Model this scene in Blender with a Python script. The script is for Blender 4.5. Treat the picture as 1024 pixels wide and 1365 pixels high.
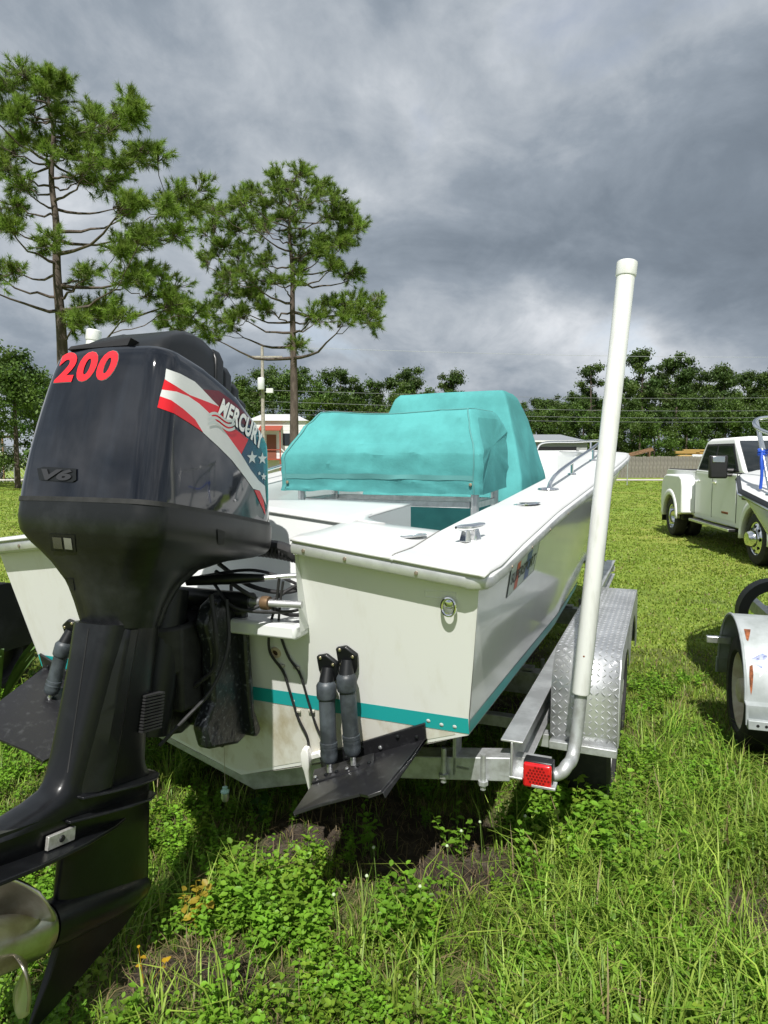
import bpy, bmesh, math, random
import numpy as np
from mathutils import Vector, Matrix, Euler, Quaternion, noise
from mathutils.bvhtree import BVHTree

for o in list(bpy.data.objects): bpy.data.objects.remove(o, do_unlink=True)
S = bpy.context.scene
COL = S.collection
R = math.radians
pi = math.pi

# ------------------------------------------------------------------ camera
FPX, CH, HORIZON = 910.0, 1.7, 610.0          # focal length in photo pixels, eye height, horizon row
PITCH = math.atan((682.5 - HORIZON) / FPX)
cam = bpy.data.cameras.new('camera')
cam.sensor_fit = 'VERTICAL'; cam.sensor_height = 36.0; cam.lens = 36.0 * FPX / 1365.0
cam.clip_start = 0.05; cam.clip_end = 2000
camo = bpy.data.objects.new('camera', cam); COL.objects.link(camo)
camo.location = (0, 0, CH); camo.rotation_euler = (pi / 2 - PITCH, 0, 0)
S.camera = camo

# ------------------------------------------------------------------ world: storm clouds over a Nishita sky
SUN_EL, SUN_HEAD = R(54), R(189)              # sun stands behind the camera, a little to the left
w = bpy.data.worlds.new('World'); S.world = w; w.use_nodes = True
nt = w.node_tree; N = nt.nodes; L = nt.links
bg = N['Background']; bg.inputs['Strength'].default_value = 1.0
sky = N.new('ShaderNodeTexSky'); sky.sky_type = 'NISHITA'; sky.sun_disc = False
sky.sun_elevation = SUN_EL; sky.sun_rotation = SUN_HEAD
skm = N.new('ShaderNodeMix'); skm.data_type = 'RGBA'; skm.blend_type = 'MULTIPLY'; skm.inputs[0].default_value = 1
L.new(sky.outputs[0], skm.inputs[6]); skm.inputs[7].default_value = (.09, .09, .09, 1)
tc = N.new('ShaderNodeTexCoord'); sx = N.new('ShaderNodeSeparateXYZ'); L.new(tc.outputs['Generated'], sx.inputs[0])
def wm(op, a, b=None, c=None):
    n = N.new('ShaderNodeMath'); n.operation = op
    for i, q in enumerate((a, b, c)):
        if q is None: continue
        if isinstance(q, (int, float)): n.inputs[i].default_value = q
        else: L.new(q, n.inputs[i])
    return n.outputs[0]
zc = wm('ADD', wm('MAXIMUM', sx.outputs[2], 0.0), 0.50)
cmb = N.new('ShaderNodeCombineXYZ')
L.new(wm('DIVIDE', sx.outputs[0], zc), cmb.inputs[0]); L.new(wm('DIVIDE', sx.outputs[1], zc), cmb.inputs[1])
def wnoise(scale, det, rough, dist, off, vec=None):
    m = N.new('ShaderNodeMapping'); m.inputs['Location'].default_value = off
    L.new(vec or cmb.outputs[0], m.inputs[0])
    n = N.new('ShaderNodeTexNoise'); n.inputs['Scale'].default_value = scale; n.inputs['Detail'].default_value = det
    n.inputs['Roughness'].default_value = rough; n.inputs['Distortion'].default_value = dist
    L.new(m.outputs[0], n.inputs['Vector']); return n.outputs['Fac']
n1 = wnoise(1.15, 3, .45, .3, (-2.7, 6.1, 0))
n2 = wnoise(2.7, 9, .58, .35, (12.3, -4.3, 0))
n3 = wnoise(7.5, 8, .6, .4, (1.9, 6.4, 0))
tot = wm('ADD', wm('MULTIPLY', n1, .46), wm('ADD', wm('MULTIPLY', n2, .38), wm('MULTIPLY', n3, .16)))
tot = wm('ADD', wm('MULTIPLY', wm('SUBTRACT', tot, .47), 1.05), .473)
cr = N.new('ShaderNodeValToRGB'); L.new(tot, cr.inputs[0])
e = cr.color_ramp.elements
e[0].position = .30; e[0].color = (.112, .136, .168, 1)
e[1].position = .65; e[1].color = (.72, .74, .77, 1)
for p, c in ((.40, (.170, .204, .246, 1)), (.47, (.245, .284, .332, 1)), (.54, (.390, .425, .466, 1))):
    q = e.new(p); q.color = c
gap = N.new('ShaderNodeMapRange'); L.new(n2, gap.inputs[0])
for i, v in ((1, .60), (2, .75), (3, 0), (4, .55)): gap.inputs[i].default_value = v
mx = N.new('ShaderNodeMix'); mx.data_type = 'RGBA'
L.new(gap.outputs[0], mx.inputs[0]); L.new(cr.outputs[0], mx.inputs[6]); L.new(skm.outputs[2], mx.inputs[7])
L.new(mx.outputs[2], bg.inputs['Color'])

# ------------------------------------------------------------------ sun, exposure
sl = bpy.data.lights.new('sun', 'SUN'); sl.energy = 5.0; sl.angle = R(.55); sl.color = (1, .97, .92)
so = bpy.data.objects.new('sun', sl); COL.objects.link(so)
SD = Vector((-math.sin(SUN_HEAD) * math.cos(SUN_EL), -math.cos(SUN_HEAD) * math.cos(SUN_EL), -math.sin(SUN_EL)))
so.rotation_euler = SD.to_track_quat('-Z', 'Y').to_euler(); so.location = (-5, -20, 30)
vs = S.view_settings; vs.view_transform = 'Standard'; vs.look = 'None'; vs.exposure = 0.33; vs.gamma = 1; vs.use_curve_mapping = False
S.render.engine = 'CYCLES'
S.cycles.max_bounces = 8

# ------------------------------------------------------------------ projection helpers (photo pixels to rays)
cp, sp_ = math.cos(PITCH), math.sin(PITCH)
FW = Vector((0, cp, -sp_)); UP = Vector((0, sp_, cp)); RT = Vector((1, 0, 0)); CAM = Vector((0, 0, CH))
def ray(u, v): return FW + RT * ((u - 512) / FPX) - UP * ((v - 682.5) / FPX)
def at_y(u, v, y): d = ray(u, v); return CAM + d * (y / d.y)
def at_z(u, v, z): d = ray(u, v); return CAM + d * ((z - CH) / d.z)
def ux(u, y): return (u - 512) / FPX * y
def vz(v, y): return at_y(512, v, y).z

# ------------------------------------------------------------------ materials
MATS = {}
def mat(name, col, rough=.5, metal=0., var=.0, vscale=8., bump=0., bscale=40., coat=0., spec=.5, col2=None, thr=(.4, .62), coord='Object', attr=None, transl=0., stretch=None):
    if name in MATS: return MATS[name]
    m = bpy.data.materials.new(name); m.use_nodes = True
    t = m.node_tree; b = t.nodes['Principled BSDF']; ln = t.links.new
    b.inputs['Roughness'].default_value = rough; b.inputs['Metallic'].default_value = metal
    b.inputs['Coat Weight'].default_value = coat; b.inputs['Coat Roughness'].default_value = .04
    b.inputs['Specular IOR Level'].default_value = spec
    c = (*col, 1)
    tcn = t.nodes.new('ShaderNodeTexCoord'); src = tcn.outputs[coord]
    if stretch:
        mp = t.nodes.new('ShaderNodeMapping'); mp.inputs['Scale'].default_value = stretch; ln(src, mp.inputs[0]); src = mp.outputs[0]
    out = None
    if attr:
        a = t.nodes.new('ShaderNodeAttribute'); a.attribute_name = attr; out = a.outputs['Color']
    elif var or col2:
        n = t.nodes.new('ShaderNodeTexNoise'); n.inputs['Scale'].default_value = vscale; n.inputs['Detail'].default_value = 7; n.inputs['Roughness'].default_value = .62
        ln(src, n.inputs['Vector'])
        r = t.nodes.new('ShaderNodeValToRGB'); ln(n.outputs['Fac'], r.inputs[0])
        r.color_ramp.elements[0].position, r.color_ramp.elements[1].position = thr
        if col2: r.color_ramp.elements[0].color = c; r.color_ramp.elements[1].color = (*col2, 1)
        else:
            r.color_ramp.elements[0].color = (*[x * (1 - var) for x in col], 1); r.color_ramp.elements[1].color = (*[min(1, x * (1 + var)) for x in col], 1)
        out = r.outputs[0]
    if out: ln(out, b.inputs['Base Color'])
    else: b.inputs['Base Color'].default_value = c
    if bump:
        n = t.nodes.new('ShaderNodeTexNoise'); n.inputs['Scale'].default_value = bscale; n.inputs['Detail'].default_value = 6
        ln(src, n.inputs['Vector']); bp = t.nodes.new('ShaderNodeBump'); bp.inputs['Strength'].default_value = bump; bp.inputs['Distance'].default_value = .01
        ln(n.outputs['Fac'], bp.inputs['Height']); ln(bp.outputs[0], b.inputs['Normal'])
    if transl:
        tr = t.nodes.new('ShaderNodeBsdfTranslucent'); ms = t.nodes.new('ShaderNodeMixShader'); ms.inputs[0].default_value = transl
        if out: ln(out, tr.inputs[0])
        else: tr.inputs[0].default_value = c
        ln(b.outputs[0], ms.inputs[1]); ln(tr.outputs[0], ms.inputs[2]); ln(ms.outputs[0], t.nodes['Material Output'].inputs[0])
    MATS[name] = m; return m
def gelcoat_mat():
    m = mat('gelcoat', (.68, .70, .69), .16, var=.02, vscale=3, coat=.5)
    return m
M_gel = gelcoat_mat()
M_hull = mat('hull_gelcoat', (.76, .77, .76), .13, col2=(.72, .73, .715), vscale=2.2, coat=.4)
M_dirtyhull = mat('hull_bottom_stained', (.67, .66, .60), .4, col2=(.40, .34, .21), vscale=8, thr=(.47, .72), stretch=(1, 1, .55))
M_deck = mat('deck_gelcoat', (.60, .61, .60), .33, var=.03, vscale=5, bump=.04, bscale=180)
M_teal = mat('teal_stripe', (.018, .37, .37), .3)
M_canvas = mat('teal_canvas', (.080, .310, .308), .85, var=.12, vscale=3.5, bump=.12, bscale=60, spec=.15)
M_alu = mat('aluminium', (.72, .73, .74), .34, .9, var=.12, vscale=14, bump=.05)
M_alumatte = mat('aluminium_dull', (.60, .61, .62), .45, .75, var=.18, vscale=6)
M_galv = mat('galvanised_steel', (.50, .52, .53), .5, .6, col2=(.36, .37, .36), vscale=22)
M_chrome = mat('chrome', (.82, .83, .84), .09, 1.)
M_ss = mat('stainless_propeller', (.62, .60, .55), .33, 1., col2=(.42, .38, .30), vscale=7)
M_cowl = mat('cowl_black_gloss', (.0045, .0055, .009), .06, col2=(.012, .015, .022), vscale=5, thr=(.45, .78), coat=.55, stretch=(3, 3, .35))  # vertical grey streaks in the colour imitate soft reflections on a dulled finish
M_satin = mat('black_satin', (.008, .009, .010), .36, col2=(.034, .036, .040), vscale=5, thr=(.52, .88), spec=.4)
M_leg = mat('leg_black_paint', (.006, .0065, .0075), .30, col2=(.020, .022, .024), vscale=5, thr=(.52, .85), bump=.04, bscale=60, spec=.4)
M_chipped = mat('chipped_black_paint', (.012, .014, .017), .32, col2=(.13, .145, .16), vscale=60, thr=(.57, .70), bump=.55, bscale=26)
M_rubber = mat('black_rubber', (.018, .018, .019), .62, var=.3, vscale=20)
M_tyre = mat('tyre_rubber', (.016, .016, .017), .75, col2=(.05, .047, .042), vscale=12, thr=(.5, .8))
M_tab = mat('trim_tab_black', (.014, .014, .016), .34, col2=(.06, .063, .066), vscale=30, thr=(.55, .85))
M_cyl = mat('actuator_plastic', (.024, .029, .034), .46, col2=(.065, .078, .09), vscale=10)
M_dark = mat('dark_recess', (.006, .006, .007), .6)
M_white = mat('white_plastic', (.78, .78, .75), .35)
M_pvc = mat('pvc_pipe', (.74, .75, .74), .32, col2=(.53, .53, .49), vscale=5, thr=(.5, .8), stretch=(5, 5, .8))
M_red = mat('decal_red', (.62, .012, .02), .25)
M_redlens = mat('red_lens', (.50, .008, .012), .12, coat=.8)
M_reddark = mat('red_lens_cells', (.17, .004, .006), .25)
M_num = mat('decal_number_red', (.80, .02, .03), .3)
M_silver = mat('decal_silver', (.62, .63, .63), .28, var=.05, vscale=5)
M_navy = mat('decal_navy', (.012, .035, .095), .25)
M_tealdec = mat('decal_teal_blue', (.02, .16, .22), .25)
M_ddec = mat('decal_dark_letters', (.01, .018, .03), .4)
M_bluedec = mat('decal_blue', (.02, .07, .32), .3)
M_stick = mat('sticker_silver', (.50, .55, .54), .3)
M_orangedec = mat('decal_orange_red', (.60, .075, .03), .35)
M_screw = mat('screw_head', (.30, .25, .19), .4, .7)
M_rust = mat('rust', (.22, .07, .025), .9, var=.5, vscale=40)
M_rope = mat('blue_strap', (.01, .07, .45), .6)
M_glass = mat('tinted_glass', (.012, .016, .018), .05, spec=.8)
M_truck = mat('white_truck_paint', (.80, .81, .81), .42, coat=.12)
M_truckblk = mat('black_trim', (.012, .012, .013), .45)
M_wood = mat('weathered_wood', (.13, .12, .105), .85, col2=(.22, .205, .18), vscale=6, stretch=(4, 4, .5))
M_lumber = mat('brown_lumber', (.20, .12, .06), .8, var=.3)
M_bark = mat('pine_bark', (.062, .046, .036), .9, col2=(.115, .09, .072), vscale=5, bump=.9, bscale=9, stretch=(2, 2, .6))
M_needle = mat('pine_needles', (.05, .1, .03), .5, attr='col', transl=.38, spec=.3)
M_leaf = mat('broad_leaves', (.05, .1, .03), .5, attr='col', transl=.3, spec=.3)
M_grass = mat('grass_blades', (.1, .15, .03), .5, attr='col', transl=.38, spec=.35)
M_shedroof = mat('grey_metal_roof', (.27, .29, .31), .5, .2)
M_shed = mat('shed_wall', (.36, .37, .37), .7)
M_house = mat('white_siding', (.66, .67, .66), .6)
M_awning = mat('red_awning', (.28, .055, .03), .7)
M_yellow = mat('yellow_machine_paint', (.34, .22, .06), .6)
M_cream = mat('cream_rim', (.66, .62, .52), .4, col2=(.5, .42, .3), vscale=7)
M_road = mat('pale_sand_road', (.50, .47, .41), .9, var=.12, vscale=1.5)
M_galvrust = mat('galvanised_fender', (.40, .43, .44), .55, .2, col2=(.31, .34, .34), vscale=9)
M_bronze = mat('bronze_fitting', (.24, .155, .09), .45, .6)

# ------------------------------------------------------------------ mesh helpers
class MB:
    def __init__(s): s.v = []; s.f = []
    def add(s, v, f, M=None):
        k = len(s.v)
        s.v += [tuple(M @ Vector(p)) if M is not None else tuple(p) for p in v]
        s.f += [tuple(i + k for i in q) for q in f]; return s
    def box(s, a, b, M=None):
        (x0, y0, z0), (x1, y1, z1) = a, b
        v = [(x0, y0, z0), (x1, y0, z0), (x1, y1, z0), (x0, y1, z0), (x0, y0, z1), (x1, y0, z1), (x1, y1, z1), (x0, y1, z1)]
        return s.add(v, [(0, 3, 2, 1), (4, 5, 6, 7), (0, 1, 5, 4), (1, 2, 6, 5), (2, 3, 7, 6), (3, 0, 4, 7)], M)
    def loft(s, rings, cap0=True, cap1=True, closed=True, M=None):
        n = len(rings[0]); v = [p for r in rings for p in r]; f = []
        for i in range(len(rings) - 1):
            for j in range(n if closed else n - 1):
                a = i * n + j; b = i * n + (j + 1) % n
                f.append((a, b, b + n, a + n))
        if cap0: f.append(tuple(range(n - 1, -1, -1)))
        if cap1: f.append(tuple((len(rings) - 1) * n + j for j in range(n)))
        return s.add(v, f, M)
    def tube(s, path, rad, n=10, caps=True, M=None):
        P = [Vector(p) for p in path]
        rr = rad if isinstance(rad, (list, tuple)) else [rad] * len(P)
        rings = []; up = None
        for i, p in enumerate(P):
            t = (P[min(i + 1, len(P) - 1)] - P[max(i - 1, 0)]).normalized()
            if up is None:
                up = Vector((0, 0, 1)) if abs(t.z) < .9 else Vector((1, 0, 0))
            up = (up - t * up.dot(t)).normalized(); b = t.cross(up)
            rings.append([p + (up * math.cos(2 * pi * k / n) + b * math.sin(2 * pi * k / n)) * rr[i] for k in range(n)])
        return s.loft(rings, caps, caps, True, M)
    def lathe(s, prof, M=None, n=24, caps=True):   # prof: (r, z) round local z
        return s.loft([[(r * math.cos(2 * pi * k / n), r * math.sin(2 * pi * k / n), z) for k in range(n)] for r, z in prof], caps, caps, True, M)
    def prism(s, poly, d0, d1, M=None):            # poly in local xy, extruded in local z
        n = len(poly); v = [(x, y, d0) for x, y in poly] + [(x, y, d1) for x, y in poly]
        f = [tuple(range(n - 1, -1, -1)), tuple(range(n, 2 * n))] + [(i, (i + 1) % n, n + (i + 1) % n, n + i) for i in range(n)]
        return s.add(v, f, M)
    def grid(s, P): # 2d list of points
        h, w_ = len(P), len(P[0])
        return s.add([p for r in P for p in r], [(i * w_ + j, i * w_ + j + 1, (i + 1) * w_ + j + 1, (i + 1) * w_ + j) for i in range(h - 1) for j in range(w_ - 1)])
    def xf(s, M): s.v = [tuple(M @ Vector(p)) for p in s.v]; return s

def obj(name, mb, m, parent=None, bevel=0, smooth=40, label=None, cat=None, group=None, kind=None, sub=0, solid=0, segs=2, fix=True):
    me = bpy.data.meshes.new(name)
    if isinstance(mb, MB): me.from_pydata(mb.v, [], mb.f)
    else: mb.to_mesh(me)
    if fix:
        bm = bmesh.new(); bm.from_mesh(me); bmesh.ops.recalc_face_normals(bm, faces=bm.faces); bm.to_mesh(me); bm.free()
    me.materials.append(m)
    if smooth:
        me.shade_smooth(); me.set_sharp_from_angle(angle=R(smooth))
    o = bpy.data.objects.new(name, me); COL.objects.link(o)
    if parent: o.parent = parent
    if solid:
        q = o.modifiers.new('s', 'SOLIDIFY'); q.thickness = solid; q.offset = 0
    if bevel:
        q = o.modifiers.new('b', 'BEVEL'); q.width = bevel; q.segments = segs; q.limit_method = 'ANGLE'; q.angle_limit = R(32); q.harden_normals = False
    if sub:
        q = o.modifiers.new('u', 'SUBSURF'); q.levels = sub; q.render_levels = sub
    tag(o, label, cat, group, kind); return o
def tag(o, label=None, cat=None, group=None, kind=None):
    for k, v in (('label', label), ('category', cat), ('group', group), ('kind', kind)):
        if v: o[k] = v
    return o
def thing(name, label, cat, M=None, group=None):
    o = bpy.data.objects.new(name, None); COL.objects.link(o); o.empty_display_size = .2
    if M is not None: o.matrix_world = M
    return tag(o, label, cat, group)
def dup(root, M=None, label=None, parent=None):
    r = root.copy(); COL.objects.link(r)
    if parent: r.parent = parent
    if M is not None: r.matrix_world = M
    if label: r['label'] = label
    for ch in list(root.children): dup(ch, None, None, r)
    return r
def frame(o, z, x=None):
    z = Vector(z).normalized(); x = Vector(x) if x else (Vector((1, 0, 0)) if abs(z.x) < .9 else Vector((0, 1, 0)))
    x = (x - z * x.dot(z)).normalized(); y = z.cross(x)
    m = Matrix((x, y, z)).transposed().to_4x4(); m.translation = Vector(o); return m
def spline(pts, n=8):
    P = [Vector(p) for p in pts]; out = []
    Q = [P[0] * 2 - P[1]] + P + [P[-1] * 2 - P[-2]]
    for i in range(1, len(Q) - 2):
        for k in range(n):
            t = k / n; a, b, c, d = Q[i - 1:i + 3]
            out.append(.5 * ((2 * b) + (c - a) * t + (2 * a - 5 * b + 4 * c - d) * t * t + (3 * b - a - 3 * c + d) * t ** 3))
    out.append(P[-1]); return out
def lerp(a, b, t): return a + (b - a) * t
def interp(x, xs, ys): return float(np.interp(x, xs, ys))
def bvh_of(o, M):
    return BVHTree.FromPolygons([M @ v.co for v in o.data.vertices], [tuple(p.vertices) for p in o.data.polygons])
def text2d(body, shear=0, offset=0., spacing=1.):
    cu = bpy.data.curves.new('t', 'FONT'); cu.body = body; cu.shear = shear; cu.offset = offset; cu.space_character = spacing; cu.resolution_u = 4
    o = bpy.data.objects.new('t', cu); COL.objects.link(o)
    dg = bpy.context.evaluated_depsgraph_get(); me = bpy.data.meshes.new_from_object(o.evaluated_get(dg))
    v = [(p.co.x, p.co.y) for p in me.vertices]; f = [tuple(p.vertices) for p in me.polygons]
    bpy.data.objects.remove(o); bpy.data.curves.remove(cu); bpy.data.meshes.remove(me)
    a = np.array(v); lo, hi = a.min(0), a.max(0); a = (a - lo) / (hi - lo)
    return [tuple(q) for q in a], f
def quadmap(q):   # corners BL, BR, TR, TL
    bl, br, tr, tl = [Vector(p) for p in q]
    return lambda s, t: tuple(lerp(lerp(bl, br, s), lerp(tl, tr, s), t))
def decal(name, v2, f2, bvh, inv, off, m, parent, maxlen=6.0):
    bm = bmesh.new(); vs_ = [bm.verts.new((x, y, 0)) for x, y in v2]
    for q in f2:
        try: bm.faces.new([vs_[i] for i in q])
        except ValueError: pass
    bmesh.ops.triangulate(bm, faces=bm.faces[:])
    for _ in range(5):
        le = [e_ for e_ in bm.edges if e_.calc_length() > maxlen]
        if not le: break
        bmesh.ops.subdivide_edges(bm, edges=le, cuts=1); bmesh.ops.triangulate(bm, faces=bm.faces[:])
    for v_ in bm.verts:
        d = ray(v_.co.x, v_.co.y); h = bvh.ray_cast(CAM, d.normalized())
        if h[0] is None: h = bvh.find_nearest(CAM + d * 2.4)
        nn = h[1] if h[1].dot(d) < 0 else -h[1]
        v_.co = inv @ (h[0] + nn * off)
    o = obj(name, bm, m, parent, smooth=60, fix=False); bm.free(); return o
def poly(p): return p, [tuple(range(len(p)))]

# ================================================================== THE SETTING
BH = R(22.5)                                        # heading of the boat
BO = Vector((-.664, 2.797, 0))                      # ground under the middle of its transom
BM = Matrix.Translation(BO) @ Matrix.Rotation(-BH, 4, 'Z'); BI = BM.inverted()
def bl(p): return BI @ Vector(p)

rng = np.random.default_rng(7)
def nz(x, y, s, o=0.): return noise.noise(Vector((x * s + o, y * s - o, o * .37)))
def dirt_at(x, y):
    d = 0.
    lx, ly, _ = bl((x, y, 0))
    d = max(d, 1.10 - math.hypot((lx - .60) / .95, (ly - .42) / .62))        # bare soil under the stern
    d = max(d, 1.0 - math.hypot((lx) / 1.25, (ly - 2.6) / 3.2))
    d = max(d, 1.15 - math.hypot((x + .58) / .42, (y - 2.06) / .24))          # sandy hump
    d = max(d, 1.0 - math.hypot((x - 1.36) / .26, (y - 2.45) / .30))         # worn patch on the right
    d = max(d, .75 - math.hypot((x + .27) / .2, (y - 2.42) / .16)); d = max(d, .75 - math.hypot((x - .25) / .22, (y - 2.1) / .12))
    return max(0., min(1., (d + .45 * nz(x, y, 3.2, 2.)) * 1.7))
def ground_z(x, y):
    near = max(0., 1 - math.hypot(x, y - 3) / 14)
    z = (.05 * nz(x, y, .8, 5) + .022 * nz(x, y, 2.6, 1) + .012 * nz(x, y, 7, 3)) * near
    z += .10 * math.exp(-((x + .60) / .26) ** 2 - ((y - 2.02) / .20) ** 2)
    return z - .01
xs = np.concatenate([-np.geomspace(400, 3.2, 30), np.linspace(-3, 4.5, 100), np.geomspace(4.7, 400, 30)])
ys = np.concatenate([[-60, -20, -8, -3, 0, 1], np.linspace(1.5, 8, 90), np.geomspace(8.2, 900, 45)])
gv = [(float(x), float(y), ground_z(float(x), float(y))) for y in ys for x in xs]
gw = len(xs); gf = [(i * gw + j, i * gw + j + 1, (i + 1) * gw + j + 1, (i + 1) * gw + j) for i in range(len(ys) - 1) for j in range(gw - 1)]
gm = MB(); gm.v = gv; gm.f = gf
def ground_mat():
    m = bpy.data.materials.new('lawn_ground'); m.use_nodes = True; t = m.node_tree; b = t.nodes['Principled BSDF']; ln = t.links.new
    b.inputs['Roughness'].default_value = .9; b.inputs['Specular IOR Level'].default_value = .15
    tcn = t.nodes.new('ShaderNodeTexCoord')
    def nn(scale, det=6, rough=.6):
        n = t.nodes.new('ShaderNodeTexNoise'); n.inputs['Scale'].default_value = scale; n.inputs['Detail'].default_value = det; n.inputs['Roughness'].default_value = rough
        ln(tcn.outputs['Object'], n.inputs['Vector']); return n.outputs['Fac']
    def ramp(f, *st):
        r = t.nodes.new('ShaderNodeValToRGB'); ln(f, r.inputs[0]); el = r.color_ramp.elements
        el[0].position, el[0].color = st[0][0], (*st[0][1], 1); el[1].position, el[1].color = st[-1][0], (*st[-1][1], 1)
        for p, c in st[1:-1]: q = el.new(p); q.color = (*c, 1)
        return r.outputs[0]
    def mix(f, a, b_, mode='MIX'):
        x = t.nodes.new('ShaderNodeMix'); x.data_type = 'RGBA'; x.blend_type = mode
        if isinstance(f, float): x.inputs[0].default_value = f
        else: ln(f, x.inputs[0])
        ln(a, x.inputs[6]); ln(b_, x.inputs[7]); return x.outputs[2]
    big = ramp(nn(.22, 5), (.35, (.160, .262, .034)), (.52, (.222, .302, .048)), (.68, (.31, .325, .075)))
    fine = ramp(nn(9, 8, .75), (.30, (.45, .45, .45)), (.55, (1, 1, 1)), (.75, (1.3, 1.25, 1.1)))
    g = mix(1., big, fine, 'MULTIPLY')
    soil = ramp(nn(14, 8, .7), (.3, (.030, .023, .017)), (.55, (.075, .060, .045)), (.75, (.16, .135, .105)))
    a = t.nodes.new('ShaderNodeAttribute'); a.attribute_name = 'dirt'
    ln(mix(a.outputs['Fac'], g, soil), b.inputs['Base Color'])
    bp = t.nodes.new('ShaderNodeBump'); bp.inputs['Strength'].default_value = .8; bp.inputs['Distance'].default_value = .04
    ln(nn(25, 8, .75), bp.inputs['Height']); ln(bp.outputs[0], b.inputs['Normal'])
    return m
ground = obj('ground', gm, ground_mat(), smooth=180, kind='structure', fix=False)
at = ground.data.attributes.new('dirt', 'FLOAT', 'POINT')
def soil_cover(x, y):      # bare soil, or soil seen between the blades close by
    return max(dirt_at(x, y), .55 if (y < 6 and abs(x) < 6) else 0)
at.data.foreach_set('value', [soil_cover(p[0], p[1]) if p[1] < 9 and abs(p[0]) < 8 and p[1] > 0 else 0. for p in gv])
rd = MB(); rd.grid([[(x, y, .02) for x in np.linspace(-250, 250, 40)] for y in (50.5, 53.5)])
obj('sand_road', rd, M_road, kind='structure')

# ================================================================== THE BOAT
boat = thing('boat', 'white centre console fishing boat with teal waterline stripe on the tandem trailer', 'boat', BM)
def zsheer(y): return interp(y, [0, 1, 2.2, 3.2, 4.3, 6.4], [1.27, 1.39, 1.49, 1.585, 1.675, 1.72])
def bgun(y): return interp(y, [0, 1.2, 2.2, 3.2, 4.0, 4.6, 5.2, 5.7, 6.1, 6.3, 6.4], [1.12, 1.19, 1.245, 1.30, 1.33, 1.31, 1.20, .98, .64, .34, 0])
RAKE = .26
def ytr(z): return -RAKE * (z - .70)
def hull_ring(t):
    """half section from keel to sheer at station t in 0..1"""
    yg, yk = 6.4 * t, 5.5 * t
    k = max(0, (t - .62) / .38)
    zk = .315 + .47 * k ** 2.0; zch = .70 + .02 * t + .42 * k ** 1.6
    bc = interp(t, [0, .3, .5, .65, .78, .88, .95, 1], [1.05, 1.09, 1.07, .97, .74, .46, .22, 0])
    bgn, zg = bgun(yg), zsheer(yg)
    pts = []
    for s in np.linspace(0, 1, 6): pts.append((bc * s, lerp(zk, zch, s) + .015 * math.sin(pi * s) * (-1), 0))
    for s in np.linspace(0, 1, 9)[1:]:
        fl = s ** (1 + 1.3 * k); pts.append((lerp(bc, bgn, fl), lerp(zch, zg, s), 0))
    out = []
    for x, z, _ in pts:
        y = lerp(yk, yg, min(1, max(0, (z - zk) / max(.01, zg - zk))))
        y += ytr(z) * max(0, 1 - t * 6)
        out.append((x, y, z))
    return out
TS = sorted(set([round(x, 4) for x in list(np.linspace(0, 1, 41)) + list(np.linspace(.85, 1, 16))]))
rings = [hull_ring(t) for t in TS]
hm = MB()
for sgn in (1, -1): hm.grid([[(sgn * x, y, z) for x, y, z in r[5:]] for r in rings])
hull = obj('hull_side', hm, M_hull, boat, smooth=35)
hm = MB()
for sgn in (1, -1): hm.grid([[(sgn * x, y, z) for x, y, z in r[:6]] for r in rings])
obj('hull_bottom', hm, M_dirtyhull, boat, smooth=35)
# teal stripe along the sides
for sgn in (1, -1):
    q = MB(); P = []
    for t in TS[:-3]:
        r = hull_ring(t); a, b = Vector(r[5]), Vector(r[6]); d = (b - a).normalized(); nrm = Vector((sgn * .002, 0, 0))
        P.append([Vector((sgn * p.x, p.y, p.z)) + nrm for p in (a + d * .008, a + d * .035, a + d * .062)])
    q.grid(P); obj('waterline_stripe', q, M_teal, boat)
# transom: a raked slab with the motor notch cut out
NW, NZ = .45, 1.075
def ztop(x): return 1.27 + .13 * (1.12 - abs(x))
tp_ = [(0, .315), (.35, .438), (.7, .568), (1.05, .70), (1.055, .78), (1.085, 1.0), (1.12, 1.27), (.8, ztop(.8)), (NW, ztop(NW)), (NW, NZ + .02), (NW - .03, NZ)]
tpo = tp_ + [(-x, z) for x, z in reversed(tp_[1:])]
def tpt(x, z, off=0): return Vector((x, ytr(z) - off, z))     # point on the transom face
q = MB(); n_ = len(tpo)
q.v = [tuple(tpt(x, z)) for x, z in tpo] + [tuple(tpt(x, z, -.06)) for x, z in tpo]
q.f = [tuple(range(n_)), tuple(range(2 * n_ - 1, n_ - 1, -1))] + [(i, n_ + i, n_ + (i + 1) % n_, (i + 1) % n_) for i in range(n_)]
M_trans = mat('transom_gelcoat', (.76, .765, .745), .2, col2=(.66, .65, .59), vscale=3.5, thr=(.52, .9), coat=.2, stretch=(4, 4, .8))
transom = obj('transom', q, M_trans, boat, smooth=20)
q = MB(); q.grid([[tpt(x, z, .002) for x in np.linspace(-1.053, 1.053, 20)] for z in (.706, .768)]); obj('waterline_stripe', q, M_teal, boat)
# grimy lower transom below the stripe
q = MB()
q.grid([[tpt(x, lerp(max(.32 + .367 * abs(x), .3) + .008, .702, s), .0015) for x in np.linspace(-1.0, 1.0, 24)] for s in (0, .5, 1)])
obj('stained_lower_transom', q, M_dirtyhull, boat)
# notch cap
q = MB(); q.box((-NW + .004, -.19, NZ - .045), (NW - .004, .0, NZ + .012)); obj('transom_cap', q, M_gel, boat, bevel=.012)
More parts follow.
